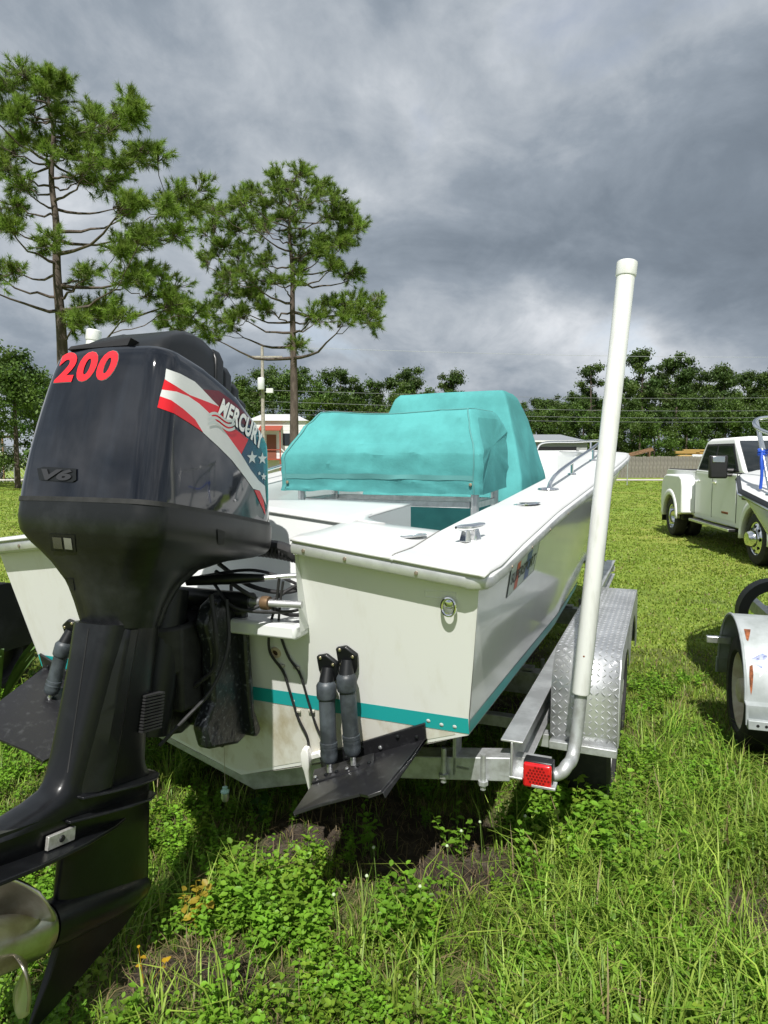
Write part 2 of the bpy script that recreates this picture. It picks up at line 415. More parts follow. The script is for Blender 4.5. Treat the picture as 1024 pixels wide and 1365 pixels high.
# deck cap
def zdk(x, y):
    s = interp(y, [0, .6, 1.1, 2.5, 6.4], [.13, .065, .0, .015, .02])
    return zsheer(max(0, y)) + .058 + s * max(0, bgun(max(0, y)) - abs(x))
def aft(x): return ytr(ztop(x)) - .055
XSEAM, YA = .83, .33          # seam between aft deck and gunwale, forward edge of the aft deck
for sgn in (1, -1):
    q = MB(); P = []
    for t in np.linspace(0, 1, 9):
        row = []
        for x in np.linspace(NW, XSEAM, 9):
            y = lerp(aft(x), YA - .03 + .03 * max(0, (x - .45) / .38), t); row.append((sgn * x, y, zdk(x, max(0, y)) - (.006 if t == 0 else 0)))
        P.append(row)
    q.grid(P); obj('aft_deck', q, M_deck, boat, smooth=50, solid=.012)
q = MB(); q.grid([[(x, y, zdk(x, y) + .002) for x in np.linspace(-.47, .47, 14)] for y in np.linspace(.21, .96, 8)])
obj('well_top', q, M_deck, boat, solid=.012)
# splash well: floor, sides and forward wall; box sides towards the cockpit
q = MB()
q.add([(-NW, -.12, NZ - .02), (NW, -.12, NZ - .02), (NW, .20, NZ + .0), (-NW, .20, NZ + .0)], [(0, 1, 2, 3)])
q.grid([[(x, .17 + .05 * t, lerp(NZ, zdk(x, .22) - .002, t)) for x in np.linspace(-NW, NW, 9)] for t in (0, .5, 1)])
for sg in (1, -1): q.add([(sg * NW, -.16, NZ - .02), (sg * NW, .23, NZ), (sg * NW, .23, zdk(NW, .23) - .002), (sg * NW, -.20, zdk(NW, 0) - .004)], [(0, 1, 2, 3)])
obj('splash_well', q, M_gel, boat, bevel=.0)
q = MB()
for sg in (1, -1):
    q.add([(sg * .47, YA - .06, .72), (sg * .47, .96, .72), (sg * .47, .96, zdk(.47, .96)), (sg * .47, YA - .06, zdk(.47, YA))], [(0, 1, 2, 3)])
    q.add([(sg * .45, YA - .03, .72), (sg * .86, YA, .72), (sg * .86, YA, zdk(.86, YA)), (sg * .45, YA - .03, zdk(.45, YA))], [(0, 1, 2, 3)])
q.add([(-.47, .96, .72), (.47, .96, .72), (.47, .96, zdk(.47, .96)), (-.47, .96, zdk(.47, .96))], [(0, 1, 2, 3)])
obj('aft_bulkhead', q, M_gel, boat)
# fillet in the inner corner of the deck
for sg in (1, -1):
    q = MB(); q.v = [(sg * .465, YA - .045, 0), (sg * .60, YA - .030, 0)] + [(sg * (.465 + .135 * (1 - math.cos(a)) * .9), YA - .02 + .16 * (1 - math.sin(a)), 0) for a in np.linspace(pi / 2, 0, 7)]
    q.v = [(x, y, zdk(x, y) + .0045) for x, y, _ in q.v]; q.f = [tuple(range(len(q.v)))]
    obj('deck_fillet', q, M_deck, boat, solid=.012)
# gunwale caps
def inner(y): return max(0.02, bgun(y) - interp(y, [0, .33, 1.4, 3, 5, 5.8, 6.2], [.29, .308, .31, .31, .40, .5, .6]))
YG = list(np.linspace(YA, 5.6, 42))
for sgn in (1, -1):
    q = MB(); P = []; SG = (0, .015, .03, .25, .5, .75, .94, 1)
    for t in np.linspace(0, 1, 9)[:-1]:
        row = []
        for s_ in SG:
            xe = bgun(max(0, t * YA)) + .032; x = lerp(XSEAM + .0005, xe, s_); y = lerp(aft(min(x, 1.12)), YA, t)
            row.append((sgn * x, y, zdk(min(x, xe - .03), max(0, y)) - (.006 if s_ in (0, 1) else 0) - (.006 if t == 0 else 0)))
        P.append(row)
    for y in YG:
        P.append([(sgn * lerp(inner(y), bgun(y) + .032, s_), y, zdk(min(lerp(inner(y), bgun(y) + .032, s_), bgun(y) + .002), y) - (.006 if s_ in (0, 1) else 0)) for s_ in SG])
    q.grid(P)
    obj('gunwale', q, M_deck, boat, smooth=50, solid=.012)
    q = MB(); q.grid([[(sgn * (inner(y) - (.0 if s == 0 else .03)), y, lerp(zdk(inner(y), y), .74, s)) for s in (0, .06, .5, 1)] for y in YG])
    obj('cockpit_liner', q, M_gel, boat, smooth=50)
q = MB(); q.grid([[(s * (bgun(y) + .03), y, zdk(0, y) - .006) for s in np.linspace(-1, 1, 13)] for y in np.linspace(5.6, 6.40, 16)]); obj('bow_deck', q, M_deck, boat, solid=.012)
q = MB(); q.grid([[(x, 5.6 - .12 * s, lerp(zdk(0, 5.6), .74, s)) for x in np.linspace(-inner(5.6), inner(5.6), 8)] for s in (0, .5, 1)]); obj('bow_bulkhead', q, M_gel, boat)
q = MB(); q.grid([[(s * (inner(y) + .02), y, .76) for s in (-1, 0, 1)] for y in np.linspace(.3, 5.6, 12)]); obj('cockpit_floor', q, M_deck, boat)
# rub rails
prof = [(0, -.005), (.028, -.002), (.040, .012), (.043, .030), (.036, .046), (.018, .058), (-.02, .060)]
def sweep(path, outs):
    g = MB(); P = []
    for p, o_ in zip(path, outs): P.append([Vector(p) + Vector(o_) * a + Vector((0, 0, b)) for a, b in prof])
    g.grid(P); return g
for sgn in (1, -1):
    pth, outs = [], []
    for y in list(np.linspace(-.10, 5.2, 40)) + list(np.linspace(5.3, 6.4, 22)):
        pth.append((sgn * bgun(max(0, y)), y + (ytr(1.27) * .0), zsheer(max(0, y))))
        dy = .02; tx = (bgun(min(6.4, max(0, y) + dy)) - bgun(max(0, y) - (dy if y > dy else 0))); nv = Vector((sgn * (2 * dy), -tx, 0)).normalized() if y < 6.38 else Vector((0, 1, 0))
        outs.append(nv)
    # round the corner on to the transom
    x0 = bgun(0); c = Vector((sgn * (x0 - .03), -.12, 1.268))
    corner_p = [c + Vector((sgn * .03 * math.sin(a), -.03 * math.cos(a), 0)) for a in np.linspace(0, pi / 2, 6)]
    corner_o = [Vector((sgn * math.sin(a), -math.cos(a), 0)) for a in np.linspace(0, pi / 2, 6)]
    tr_p = [Vector((sgn * x, ytr(ztop(x)) - .005, ztop(x) - .002)) for x in np.linspace(NW, x0 - .035, 8)]; tr_o = [Vector((0, -1, 0))] * 8
    obj('rub_rail', sweep(tr_p + corner_p + pth, tr_o + corner_o + outs), mat('white_vinyl', (.74, .75, .75), .3), boat, smooth=50)
    g = MB()
    q = MB(); P = [[p + o_ * .0425 + Vector((0, 0, .006)), p + o_ * .0475 + Vector((0, 0, .022)), p + o_ * .043 + Vector((0, 0, .040))] for p, o_ in zip([Vector(a) for a in tr_p + corner_p + pth[:40]], [Vector(a) for a in tr_o + corner_o + outs[:40]])]
    q.grid(P); obj('rail_insert', q, M_alumatte, boat, smooth=50)
    for x in (.50, .66, .92):
        q = MB(); q.lathe([(.0075, 0), (.0065, .003), (.001, .004)], frame(Vector((sgn * x, ytr(ztop(x)) - .0515, ztop(x) + .02)), (0, -1, .1)), 10); obj('screw', q, M_screw, boat)
    for y in (.12, .42, .75, 1.15):
        q = MB(); q.lathe([(.007, 0), (.006, .003), (.001, .004)], frame(Vector((sgn * (bgun(y) + .046), y, zsheer(y) + .02)), (sgn, 0, .1)), 10); obj('screw', q, M_screw, boat)
for sgn in (1, -1):
    q = MB(); q.grid([[(sgn * (XSEAM + a), y, zdk(XSEAM, max(0, y)) + .0068) for a in (-.0022, .0022)] for y in np.linspace(aft(XSEAM) + .012, YA - .004, 8)]); obj('deck_seam', q, mat('seam_grime', (.20, .19, .17), .8), boat)
# deck fittings
def disc(name, x, y, r, m, ring=None, par=boat):
    z = zdk(x, y) + .006
    g = MB(); g.lathe([(r, 0), (r, .004), (r * .93, .007), (r * .80, .0075), (r * .78, .005), (.001, .005)], Matrix.Translation((x, y, z)) @ Matrix.Rotation(-.1, 4, 'Y'), 28)
    return obj(name, g, m, par)
disc('deck_fill_plate', .775, .16, .055, M_alu)
for x, y in ((1.035, 1.12),):
    o = disc('rod_holder', x, y, .068, M_chrome)
    g = MB(); g.lathe([(.042, 0), (.001, .0005)], Matrix.Translation((x, y + .01, zdk(x, y) + .0135)), 20); obj('holder_cap', g, M_rubber, o)
def cleat(x, y, sg=1):
    z = zdk(x, y) + .006; M_ = Matrix.Translation((x, y, z)) @ Matrix.Rotation(-.35 * sg, 4, 'Z')
    g = MB()
    for s in (-1, 1): g.loft([[(a * .016, s * .035 + b * .02, 0) for a, b in ((-1, -1), (1, -1), (1, 1), (-1, 1))], [(a * .011, s * .030 + b * .012, .045) for a, b in ((-1, -1), (1, -1), (1, 1), (-1, 1))]], M=M_)
    g.tube([(0, -.095, .058), (0, -.06, .055), (0, 0, .052), (0, .06, .055), (0, .095, .058)], [.007, .013, .015, .013, .007], 10, M=M_)
    obj('cleat', g, M_chrome, boat, bevel=.003)
cleat(.985, .235); cleat(-.985, .235, -1)
# bow rail, starboard and port
for sg in (1, -1):
    pp = [(sg * 1.045, 1.72, zdk(1.04, 1.72)), (sg * 1.05, 1.80, zdk(1.04, 1.8) + .045), (sg * 1.06, 2.05, zdk(1.06, 2.05) + .075), (sg * 1.09, 2.7, zdk(1.09, 2.7) + .095), (sg * 1.12, 3.5, zdk(1.12, 3.5) + .11), (sg * 1.11, 4.3, zdk(1.1, 4.3) + .12), (sg * 1.0, 5.0, zdk(1, 5.0) + .12), (sg * .72, 5.6, zdk(.7, 5.6) + .11), (sg * .3, 6.02, zdk(.3, 6.02) + .10), (sg * .2, 6.08, zdk(.2, 6.08))]
    g = MB(); g.tube(spline(pp, 8), .0125, 10); ro = obj('bow_rail', g, M_chrome, boat)
    for y, xx in ((2.5, 1.08), (3.5, 1.12), (4.4, 1.105), (5.2, .93)):
        g = MB(); g.tube([(sg * xx, y, zdk(xx, y)), (sg * xx, y, zdk(xx, y) + (.085 if y < 3 else .108))], .010, 8); g.lathe([(.03, 0), (.028, .008), (.012, .012)], Matrix.Translation((sg * xx, y, zdk(xx, y) + .006)), 14); obj('stanchion', g, M_chrome, ro)
    g = MB(); g.lathe([(.062, 0), (.058, .008), (.018, .014)], Matrix.Translation((sg * 1.045, 1.72, zdk(1.045, 1.72) + .005)), 18); obj('rail_foot', g, M_chrome, ro)
# stern eye, through hull, drain hole
def ring_on_transom(x, z):
    c = tpt(x, z, .004); g = MB()
    g.tube([c + Vector((math.cos(a) * .024 - .010, -.012 - .022 * math.sin(max(0, a)) * 0, math.sin(a) * .030)) for a in np.linspace(0, 2 * pi, 25)], .006, 8, caps=False)
    g.lathe([(.022, 0), (.020, .012), (.010, .02)], frame(c + Vector((-.012, .006, .012)), (0, -1, -.26)), 14)
    obj('stern_eye', g, M_chrome, boat)
ring_on_transom(1.025, 1.197)
g = MB(); g.lathe([(.024, 0), (.022, .008), (.014, .008), (.013, -.001), (.001, -.001)], frame(tpt(.284, .937, .001), (0, -1, -.26)), 18); o = obj('through_hull', g, mat('yellowed_plastic', (.58, .47, .33), .5), boat)
g = MB(); g.lathe([(.012, 0), (.001, .001)], frame(tpt(.284, .937, .0025), (0, -1, -.26)), 14); obj('hole', g, mat('brown_hole', (.07, .035, .02), .7), o)
g = MB(); g.lathe([(.018, 0), (.001, .001)], frame(tpt(-.075, .458, .003), (0, -1, -.26)), 14); obj('drain_hole', g, M_dark, boat)
g = MB(); c0 = tpt(.995, 1.243, .0)
for a, b in (((-.055, .012), (.055, .012)), ((.055, .012), (.055, -.012)), ((.055, -.012), (-.055, -.012)), ((-.055, -.012), (-.055, .012))):
    g.tube([tpt(.985 + a[0], 1.235 + a[1], .0), tpt(.985 + b[0], 1.235 + b[1], .0)], .0022, 6)
obj('moulded_plate_border', g, M_trans, boat)
for x, z in ((.95, .727), (1.0, .727), (.90, .735), (.33, .73), (.60, .735)):
    g = MB(); g.lathe([(.008, 0), (.006, .0015), (.001, .002)], frame(tpt(x, z, .0025), (0, -1, -.26)), 10); obj('screw_plug', g, M_stick, boat)
# transom ladder-free; SUPERSPORT sticker on the starboard side
Bh = bvh_of(hull, BM)
STK = [(674, 798), (711, 761), (719.8, 720.5), (681.5, 752.5)]
def inset(qd, a):
    c = [sum(p[0] for p in qd) / 4, sum(p[1] for p in qd) / 4]; return [(lerp(p[0], c[0], a), lerp(p[1], c[1], a)) for p in qd]
o = decal('sticker', *poly(STK), Bh, BI, .0015, M_ddec, boat, 8)
decal('sticker_panel', *poly(inset(STK, .06)), Bh, BI, .0028, M_stick, o, 8)
qm = quadmap(STK)
decal('sticker_stripe', *poly([qm(.24, .06), qm(.36, .06), qm(.36, .94), qm(.24, .94)]), Bh, BI, .0038, M_orangedec, o, 8)
decal('sticker_stripe', *poly([qm(.60, .06), qm(.76, .06), qm(.76, .94), qm(.60, .94)]), Bh, BI, .0038, M_bluedec, o, 8)
tv, tf = text2d('SUPERSPORT', 0, .02)
tq = quadmap([qm(.07, .33), qm(.93, .33), qm(.93, .67), qm(.07, .67)])
decal('sticker_lettering', [tq(*p) for p in tv], tf, Bh, BI, .0048, M_ddec, o, 8)

# trim tabs
def trim_tab(sg, ox=0.):
    oz = ox * .36; O_ = Vector((ox, 0, oz))
    hl, hr = tpt(.43 + ox, .437 + oz, .004), tpt(.885 + ox, .655 + oz, .004)
    if sg > 0: e1, e2, mid = Vector((.53, -.36, .475)), Vector((.835, -.30, .585)), None
    else: e1, e2, mid = Vector((.46, -.40, .43)) + O_, Vector((.90, -.42, .50)) + O_, None
    F = lambda p: Vector((p.x * sg, p.y, p.z))
    ax = (hr - hl).normalized(); root = MB()
    dn = (e1 - hl); nrm = ax.cross(dn).normalized()
    if nrm.z < 0: nrm = -nrm
    t = .006
    notch = [hl, hr, e2, lerp(e1, e2, .86) - nrm * 0 + dn * .03, lerp(e1, e2, .74) - dn * .06, lerp(e1, e2, .25) - dn * .05, e1]
    v = [F(p + nrm * t) for p in notch] + [F(p - nrm * t) for p in notch]; n = len(notch)
    root.add(v, [tuple(range(n)), tuple(range(2 * n - 1, n - 1, -1))] + [(i, (i + 1) % n, n + (i + 1) % n, n + i) for i in range(n)])
    # side flanges
    for a, b in ((hr, e2), (hl, e1)):
        h = nrm * .035 * (1 if a is hr else .5)
        vv = [F(p) for p in (a, b, b - h * .6, a + h * .2)]; vv += [p + Vector((.005 * sg, 0, 0)) for p in vv]
        root.add(vv, [(0, 1, 2, 3), (7, 6, 5, 4), (0, 4, 5, 1), (1, 5, 6, 2), (2, 6, 7, 3), (3, 7, 4, 0)])
    pl = obj('trim_tab', root, M_tab, boat, smooth=25, bevel=.002)
    # hinge bar on the transom
    g = MB(); up = Vector((0, -RAKE, 1)).normalized() * .075
    a, b = lerp(hl, hr, -.02), lerp(hl, hr, 1.01); of = Vector((0, -.012, 0))
    vv = [F(p) for p in (a, b, b + up, a + up)] + [F(p + of) for p in (a, b, b + up * .96, a + up * .96)]
    g.add(vv, [(0, 1, 2, 3), (7, 6, 5, 4), (0, 4, 5, 1), (1, 5, 6, 2), (2, 6, 7, 3), (3, 7, 4, 0)]); obj('hinge_bar', g, M_tab, pl, bevel=.003)
    # brace across the plate
    m0, m1 = lerp(hl, e1, .42) + nrm * .006, lerp(lerp(hl, e1, .42), lerp(hr, e2, .42), .66) + nrm * .006
    fwd_ = (hl - e1).normalized() * .075
    g = MB(); vv = [F(p) for p in (m0, m1, m1 + fwd_, m0 + fwd_)] + [F(p + nrm * q_) for p, q_ in ((m0, .008), (m1, .008), (m1 + fwd_, .032), (m0 + fwd_, .032))]
    g.add(vv, [(0, 1, 2, 3), (7, 6, 5, 4), (0, 4, 5, 1), (1, 5, 6, 2), (2, 6, 7, 3), (3, 7, 4, 0)]); obj('brace', g, M_tab, pl, bevel=.003)
    for k in range(6):
        for src in (0, 1):
            if src == 0: p = lerp(lerp(hl, hr, .08 + .17 * k), hl, 0) + up * (.35 if k % 2 else .7) + of * 1.05; d = Vector((0, -1, -.25))
            else: p = lerp(m0, m1, .06 + .175 * k) + fwd_ * .28 + nrm * .016; d = nrm
            g = MB(); g.lathe([(.008, 0), (.0075, .004), (.004, .0065), (.001, .007)], frame(F(p), F(d)), 10); obj('bolt', g, M_satin if k % 3 else M_alu, pl)
    # two hydraulic actuators
    if sg < 0: pairs = ((tpt(.66, .88, .035), lerp(m0, m1, .45) + fwd_ * .35 + nrm * .03), (tpt(.78, .92, .035), lerp(m0, m1, .98) + fwd_ * .4 + nrm * .03))
    else: pairs = ((tpt(.517 + ox * .6, .905, .035), m0 * .3 + m1 * .7 - fwd_ * -.35 + nrm * .03 - (m1 - m0) * .38), (tpt(.604 + ox * .6, .948, .035), m0 * .3 + m1 * .7 + fwd_ * .45 + nrm * .03))
    for top, bot in pairs:
        d = (bot - top); Ln = d.length; dd = d.normalized(); M_ = frame(F(top), F(dd))
        g = MB(); g.lathe([(.026, .045), (.032, .05), (.038, .06), (.038, .105), (.036, .11), (.031, .115), (.031, Ln * .72), (.034, Ln * .725), (.034, Ln * .76), (.0325, Ln * .765), (.034, Ln * .79), (.0325, Ln * .80), (.034, Ln * .84), (.031, Ln * .90), (.022, Ln * .93), (.012, Ln * .94)], M_, 22)
        ac = obj('actuator', g, M_cyl, pl, smooth=35)
        g = MB(); g.tube([F(top + dd * Ln * .93), F(bot + dd * .01)], .011, 10); obj('ram', g, M_alu, pl)
        c = Vector(top); g = MB(); ol = [(-.042, .05), (.0, .062), (.044, .03), (.040, -.02), (.028, -.05), (-.028, -.05), (-.040, -.01)]
        Mb = frame(F(tpt(c.x, c.z, .001)), (0, -1, -.26), (1, 0, 0)) ; g.prism(ol if sg > 0 else [(-a, b) for a, b in ol], 0, .020, Mb)
        br = obj('actuator_bracket', g, M_satin, pl, bevel=.006)
        g = MB(); g.tube([F(tpt(c.x, c.z - .0, .015)), F(top + dd * .06)], [.024, .030], 12); obj('swivel', g, M_satin, pl)
        for a, b in ((-.024, .040), (.026, .018), (-.024, -.018)):
            g = MB(); g.lathe([(.007, 0), (.006, .004), (.001, .006)], frame(F(tpt(c.x + a, c.z + b, .021)), (0, -1, -.26)), 10); obj('bolt', g, mat('brass_bolt', (.62, .55, .40), .3, .9), pl)
trim_tab(1); trim_tab(-1, .14)
# cables down the transom and the white transducer
def tcab(pts, r, name='cable', m=M_rubber):
    g = MB(); g.tube(spline([tpt(x, z, o_) for x, z, o_ in pts], 8), r, 8); obj(name, g, m, boat)
tcab([(.385, 1.26, .05), (.36, 1.16, .06), (.285, 1.05, .012), (.28, .95, .034), (.31, .86, .010), (.325, .78, .010), (.345, .66, .010), (.375, .575, .012), (.37, .50, .015), (.355, .455, .02)], .0055)
tcab([(.40, 1.25, .05), (.375, 1.15, .06), (.325, 1.04, .012), (.345, .93, .010), (.385, .86, .010), (.405, .74, .010), (.43, .62, .012), (.475, .53, .015), (.50, .50, .02)], .0050)
for x, z in ((.305, .885), (.345, .69), (.372, .885), (.410, .70), (.49, .515)):
    g = MB(); g.box((-.014, -.006, 0), (.014, .006, .010), frame(tpt(x, z, .001), (0, -1, -.26))); obj('cable_clamp', g, mat('grey_clamp', (.42, .40, .34), .5), boat, bevel=.002)
g = MB(); Mt = frame(tpt(.365, .455, .035), (0, -.25, 1), (1, 0, 0))
g.loft([[(-.006, -.006, -.13), (.004, -.006, -.13), (.004, .006, -.13), (-.006, .006, -.13)], [(-.010, -.014, -.02), (.014, -.014, -.02), (.014, .010, -.02), (-.010, .010, -.02)], [(-.014, -.018, .01), (.022, -.018, .01), (.022, .012, .01), (-.014, .012, .01)], [(-.012, -.015, .06), (.024, -.015, .06), (.024, .02, .06), (-.012, .02, .06)], [(0, -.01, .085), (.02, -.01, .085), (.02, .015, .085), (0, .015, .085)]], M=Mt)
obj('transducer', g, M_white, boat, bevel=.004)
g = MB(); g.box((-.03, -.012, 0), (.03, .012, .02), frame(tpt(.40, .50, .002), (0, -1, -.26), (1, 0, .5))); obj('transducer_bracket', g, M_white, boat, bevel=.004)
# garboard plug hanging on a string
pl0 = at_y(301, 990, 2.86); plb = at_y(300, 1048, 2.86)
Mp = Matrix.Translation(plb)
plug = thing('drain_plug', 'small drain plug hanging on a thin string below the hull', 'drain plug', Mp)
g = MB(); g.tube([(0, 0, 0), (0, 0, (pl0 - plb).z + .03)], .0012, 5); obj('string', g, mat('string', (.35, .30, .22), .8), plug)
g = MB(); g.lathe([(.006, 0), (.012, -.004), (.009, -.012), (.019, -.020), (.019, -.026), (.012, -.03)], None, 14); obj('plug_handle', g, mat('plug_teal', (.35, .55, .50), .6), plug)
g = MB(); g.lathe([(.017, -.03), (.018, -.05), (.015, -.06), (.013, -.066)], None, 14); obj('plug_body', g, M_alu, plug)

# ================================================================== COVERED SEAT AND CONSOLE
def wrinkle(p, a, s=6.): return a * (noise.noise(Vector(p) * s) + .5 * noise.noise(Vector(p) * s * 2.3 + Vector((3, 1, 7))))
lp = thing('leaning_post', 'aluminium leaning post frame under the teal seat cover', 'seat frame', BM)
for x in (-.64, .585):
    for y in (1.80, 2.32):
        g = MB(); g.tube([(x, y, .762), (x, y, 1.60)], .027, 12); obj('leg', g, M_alu, lp)
for y in (1.80, 2.32):
    g = MB(); g.box((-.61, y - .015, 1.385), (.555, y + .015, 1.425)); obj('crossbar', g, M_alu, lp, bevel=.004)
for x in (-.64, .585):
    g = MB(); g.box((x - .015, 1.83, 1.385), (x + .015, 2.29, 1.425)); obj('crossbar', g, M_alu, lp, bevel=.004)
g = MB(); g.box((-.66, 1.79, 1.60), (.56, 2.36, 1.70)); obj('seat_cushion', g, M_white, lp, bevel=.02)
# seat cover
sec = [(1.725, 1.475), (1.712, 1.56), (1.70, 1.715), (1.703, 1.728), (1.80, 1.87), (1.895, 1.995), (1.915, 2.008), (2.32, 2.01), (2.41, 1.94), (2.45, 1.90), (2.45, 1.68), (2.43, 1.50)]
def resample(pts, n):
    P = [Vector((a, b)) for a, b in pts]; d = [0]
    for i in range(1, len(P)): d.append(d[-1] + (P[i] - P[i - 1]).length)
    return [(float(np.interp(t, d, [p.x for p in P])), float(np.interp(t, d, [p.y for p in P]))) for t in np.linspace(0, d[-1], n)]
def resample_c(pts, per):
    out = []
    for (a, b), (c, d) in zip(pts[:-1], pts[1:]): out += [(lerp(a, c, t), lerp(b, d, t)) for t in np.linspace(0, 1, per + 1)[:-1]]
    return out + [pts[-1]]
secs = resample_c(sec, 5)
g = MB(); P = []
SS = [0, .004, .012, .022] + list(np.linspace(.035, .965, 56)) + [.978, .988, .996, 1.0]
for s_ in SS:
    en = min(s_, 1 - s_); f = 1 - .10 * (1 - min(1, en / .022)) ** 2; r = []
    for y, z in secs:
        y = 2.07 + (y - 2.07) * f; z = 1.475 + (z - 1.475) * f
        xl = -.765 + .19 * max(0, (z - 1.72) / .30); xr = .648 - .105 * max(0, (z - 1.74) / .28) * interp(y, [1.75, 1.95, 2.42], [1.2, 1, .25])
        x = lerp(xl, xr, s_)
        if z > 1.6 and 1.75 < y < 2.42: z -= .020 * math.sin(pi * s_) ** 2
        wv = wrinkle((x * .5, y * .8, z * 1.2), .0028, 5) + .006 * (1 - abs(noise.noise(Vector((x * 2.2 + z * 3, z * 8, y * 5))))) ** 6
        wv += .009 * (1 - abs(noise.noise(Vector((x * 1.2 - z * 4, z * 3 + x * 2, 7.7))))) ** 14
        low = max(0, 1 - (z - 1.475) / .2); wv += low * .009 * noise.noise(Vector((x * 13, y * 5, 0)))
        endp = max(0, 1 - en / .1); wv += endp * .009 * noise.noise(Vector((y * 9, z * 7, x * 3)))
        r.append((x + (wv if s_ > .9 else -wv if s_ < .1 else 0) * .8, y - wv if y < 2.05 else y + wv, z + wv * .5 + low * .012 * noise.noise(Vector((x * 6, 3, y * 4)))))
    P.append(r)
g.grid(P)
for ends in (P[0], P[-1]):
    k = len(g.v); g.v += ends; c = sum((Vector(p) for p in ends), Vector()) / len(ends); g.v.append(tuple(c))
    g.f += [(k + j, k + j + 1, k + len(ends)) for j in range(len(ends) - 1)] + [(k + len(ends) - 1, k, k + len(ends))]
sc = obj('seat_cover', g, M_canvas, None, smooth=28, label='low wide teal canvas cover over the seat behind the console', cat='boat cover')
sc.matrix_world = BM
g = MB(); g.grid([[Vector(P[j][i]) + Vector((0, -.003, 0)) for j in range(3, len(P) - 4)] for i in (5, 6)]); obj('hem_seam', g, mat('teal_seam', (.085, .27, .265), .85), sc)
for row in (P[4], P[-5]):
    g = MB(); g.tube([Vector(p) + Vector((0, -.002 if p[1] < 2.07 else .002, .003)) for p in row], .0045, 6); obj('piping', g, mat('teal_seam', (.085, .27, .265), .85), sc)
g = MB(); g.tube([Vector(P[j][30]) + Vector((0, -.002, .002)) for j in range(4, len(P) - 4)], .004, 6); obj('piping', g, mat('teal_seam', (.085, .27, .265), .85), sc)
for x, z in ((-.70, 1.535), (.58, 1.535)):
    g = MB(); g.lathe([(.011, 0), (.010, .004), (.001, .006)], frame((x, 1.708, z), (0, -1, .1)), 12); obj('snap', g, mat('brass_snap', (.4, .33, .22), .4, .8), sc)
# console cover
g = MB(); P = []
lv = [(.80, .70, 2.72, 4.1), (1.2, .685, 2.80, 4.06), (1.55, .655, 2.90, 4.0), (1.85, .575, 3.0, 3.9), (2.06, .515, 3.05, 3.78), (2.19, .475, 3.10, 3.62), (2.225, .455, 3.13, 3.56), (2.235, .44, 3.15, 3.54)]
def rrect(hx, y0, y1, r, n=6, m=10):
    out = []
    for cx, cy, a0 in ((hx - r, y0 + r, -pi / 2), (hx - r, y1 - r, 0), (-hx + r, y1 - r, pi / 2), (-hx + r, y0 + r, pi)):
        arc = [(cx + r * math.cos(a0 + a), cy + r * math.sin(a0 + a)) for a in np.linspace(0, pi / 2, n)]
        if out:
            px, py = out[-1]; out += [(lerp(px, arc[0][0], s), lerp(py, arc[0][1], s)) for s in np.linspace(0, 1, m + 1)[1:-1]]
        out += arc
    px, py = out[-1]; out += [(lerp(px, out[0][0], s), lerp(py, out[0][1], s)) for s in np.linspace(0, 1, m + 1)[1:-1]]
    return out
for z in np.linspace(.80, 2.235, 44):
    hx, y0, y1 = [interp(z, [l[0] for l in lv], [l[i] for l in lv]) for i in (1, 2, 3)]
    r = []
    for x, y in rrect(hx, y0, y1, .025):
        dv = Vector((x, y - (y0 + y1) / 2, 0)).normalized(); wv = wrinkle((x, y, z * .6), .005, 3.0) + .010 * (1 - abs(noise.noise(Vector((x * 2 + z * 1.2, y * 2, z * 1.1))))) ** 7
        r.append(Vector((x, y, z + .01 * noise.noise(Vector((x * 4, y * 4, 1))) + (.012 * x if z > 2.1 else 0))) + dv * wv)
    P.append(r)
g.loft(P, False, True)
cc = obj('console_cover', g, M_canvas, None, smooth=30, label='tall teal canvas cover over the steering console ahead of the seat', cat='boat cover'); cc.matrix_world = BM

# ================================================================== OUTBOARD MOTOR
MT, MY = R(10.1), R(21.6)
MM = Matrix.Translation((-.900, 1.986, 1.580)) @ Euler((-MT, 0, -MY)).to_matrix().to_4x4(); MI = MM.inverted()
mot = thing('outboard_motor', 'large black outboard motor with red 200 numerals and striped side graphics', 'outboard motor', MM)
def plan(y0, y1, wr, wf, rr, rf, n=9, m=10):
    """rounded outline: rear half width wr at y0, front half width wf at y1"""
    C_ = []
    mid = []
    for cx, cy, a0, r in ((wr - rr, y0 + rr, -pi / 2, rr), (wf - rf, y1 - rf, 0, rf), (-wf + rf, y1 - rf, pi / 2, rf), (-wr + rr, y0 + rr, pi, rr)):
        arc = [(cx + r * math.cos(a0 + a), cy + r * math.sin(a0 + a)) for a in np.linspace(0, pi / 2, n)]
        if C_:
            px, py = C_[-1]; bul = .018 * (1 if abs(px - arc[0][0]) < abs(py - arc[0][1]) else 0)
            sg = 1 if px > 0 else -1
            C_ += [(lerp(px, arc[0][0], s) + sg * bul * math.sin(pi * s), lerp(py, arc[0][1], s)) for s in np.linspace(0, 1, m + 1)[1:-1]]
        C_ += arc
    px, py = C_[-1]; C_ += [(lerp(px, C_[0][0], s), lerp(py, C_[0][1], s) - .012 * math.sin(pi * s)) for s in np.linspace(0, 1, m + 1)[1:-1]]
    return C_
def ztopc(y): return interp(y, [.0, .07, .25, .45, .62, .74, .84], [.472, .478, .462, .424, .372, .325, .262])
g = MB(); Rg = []
for t in list(np.linspace(0, .86, 12)) + [.91, .95, .975, .99, 1.0]:
    k = max(0, (t - .80) / .20); rnd = 1 - math.sqrt(max(0, 1 - k * k))
    o_ = plan(.002 + .062 * t ** 1.6 + .03 * rnd, .835 - .015 * t - .035 * rnd, .268 - .050 * t ** 1.5 - .030 * rnd, .218 - .040 * t - .03 * rnd, .075, .15 - .02 * t)
    Rg.append([(x, y, ztopc(y) * (.86 * t / .80 if t < .80 else .86 + .14 * math.sin(min(1, k) * pi / 2))) for x, y in o_])
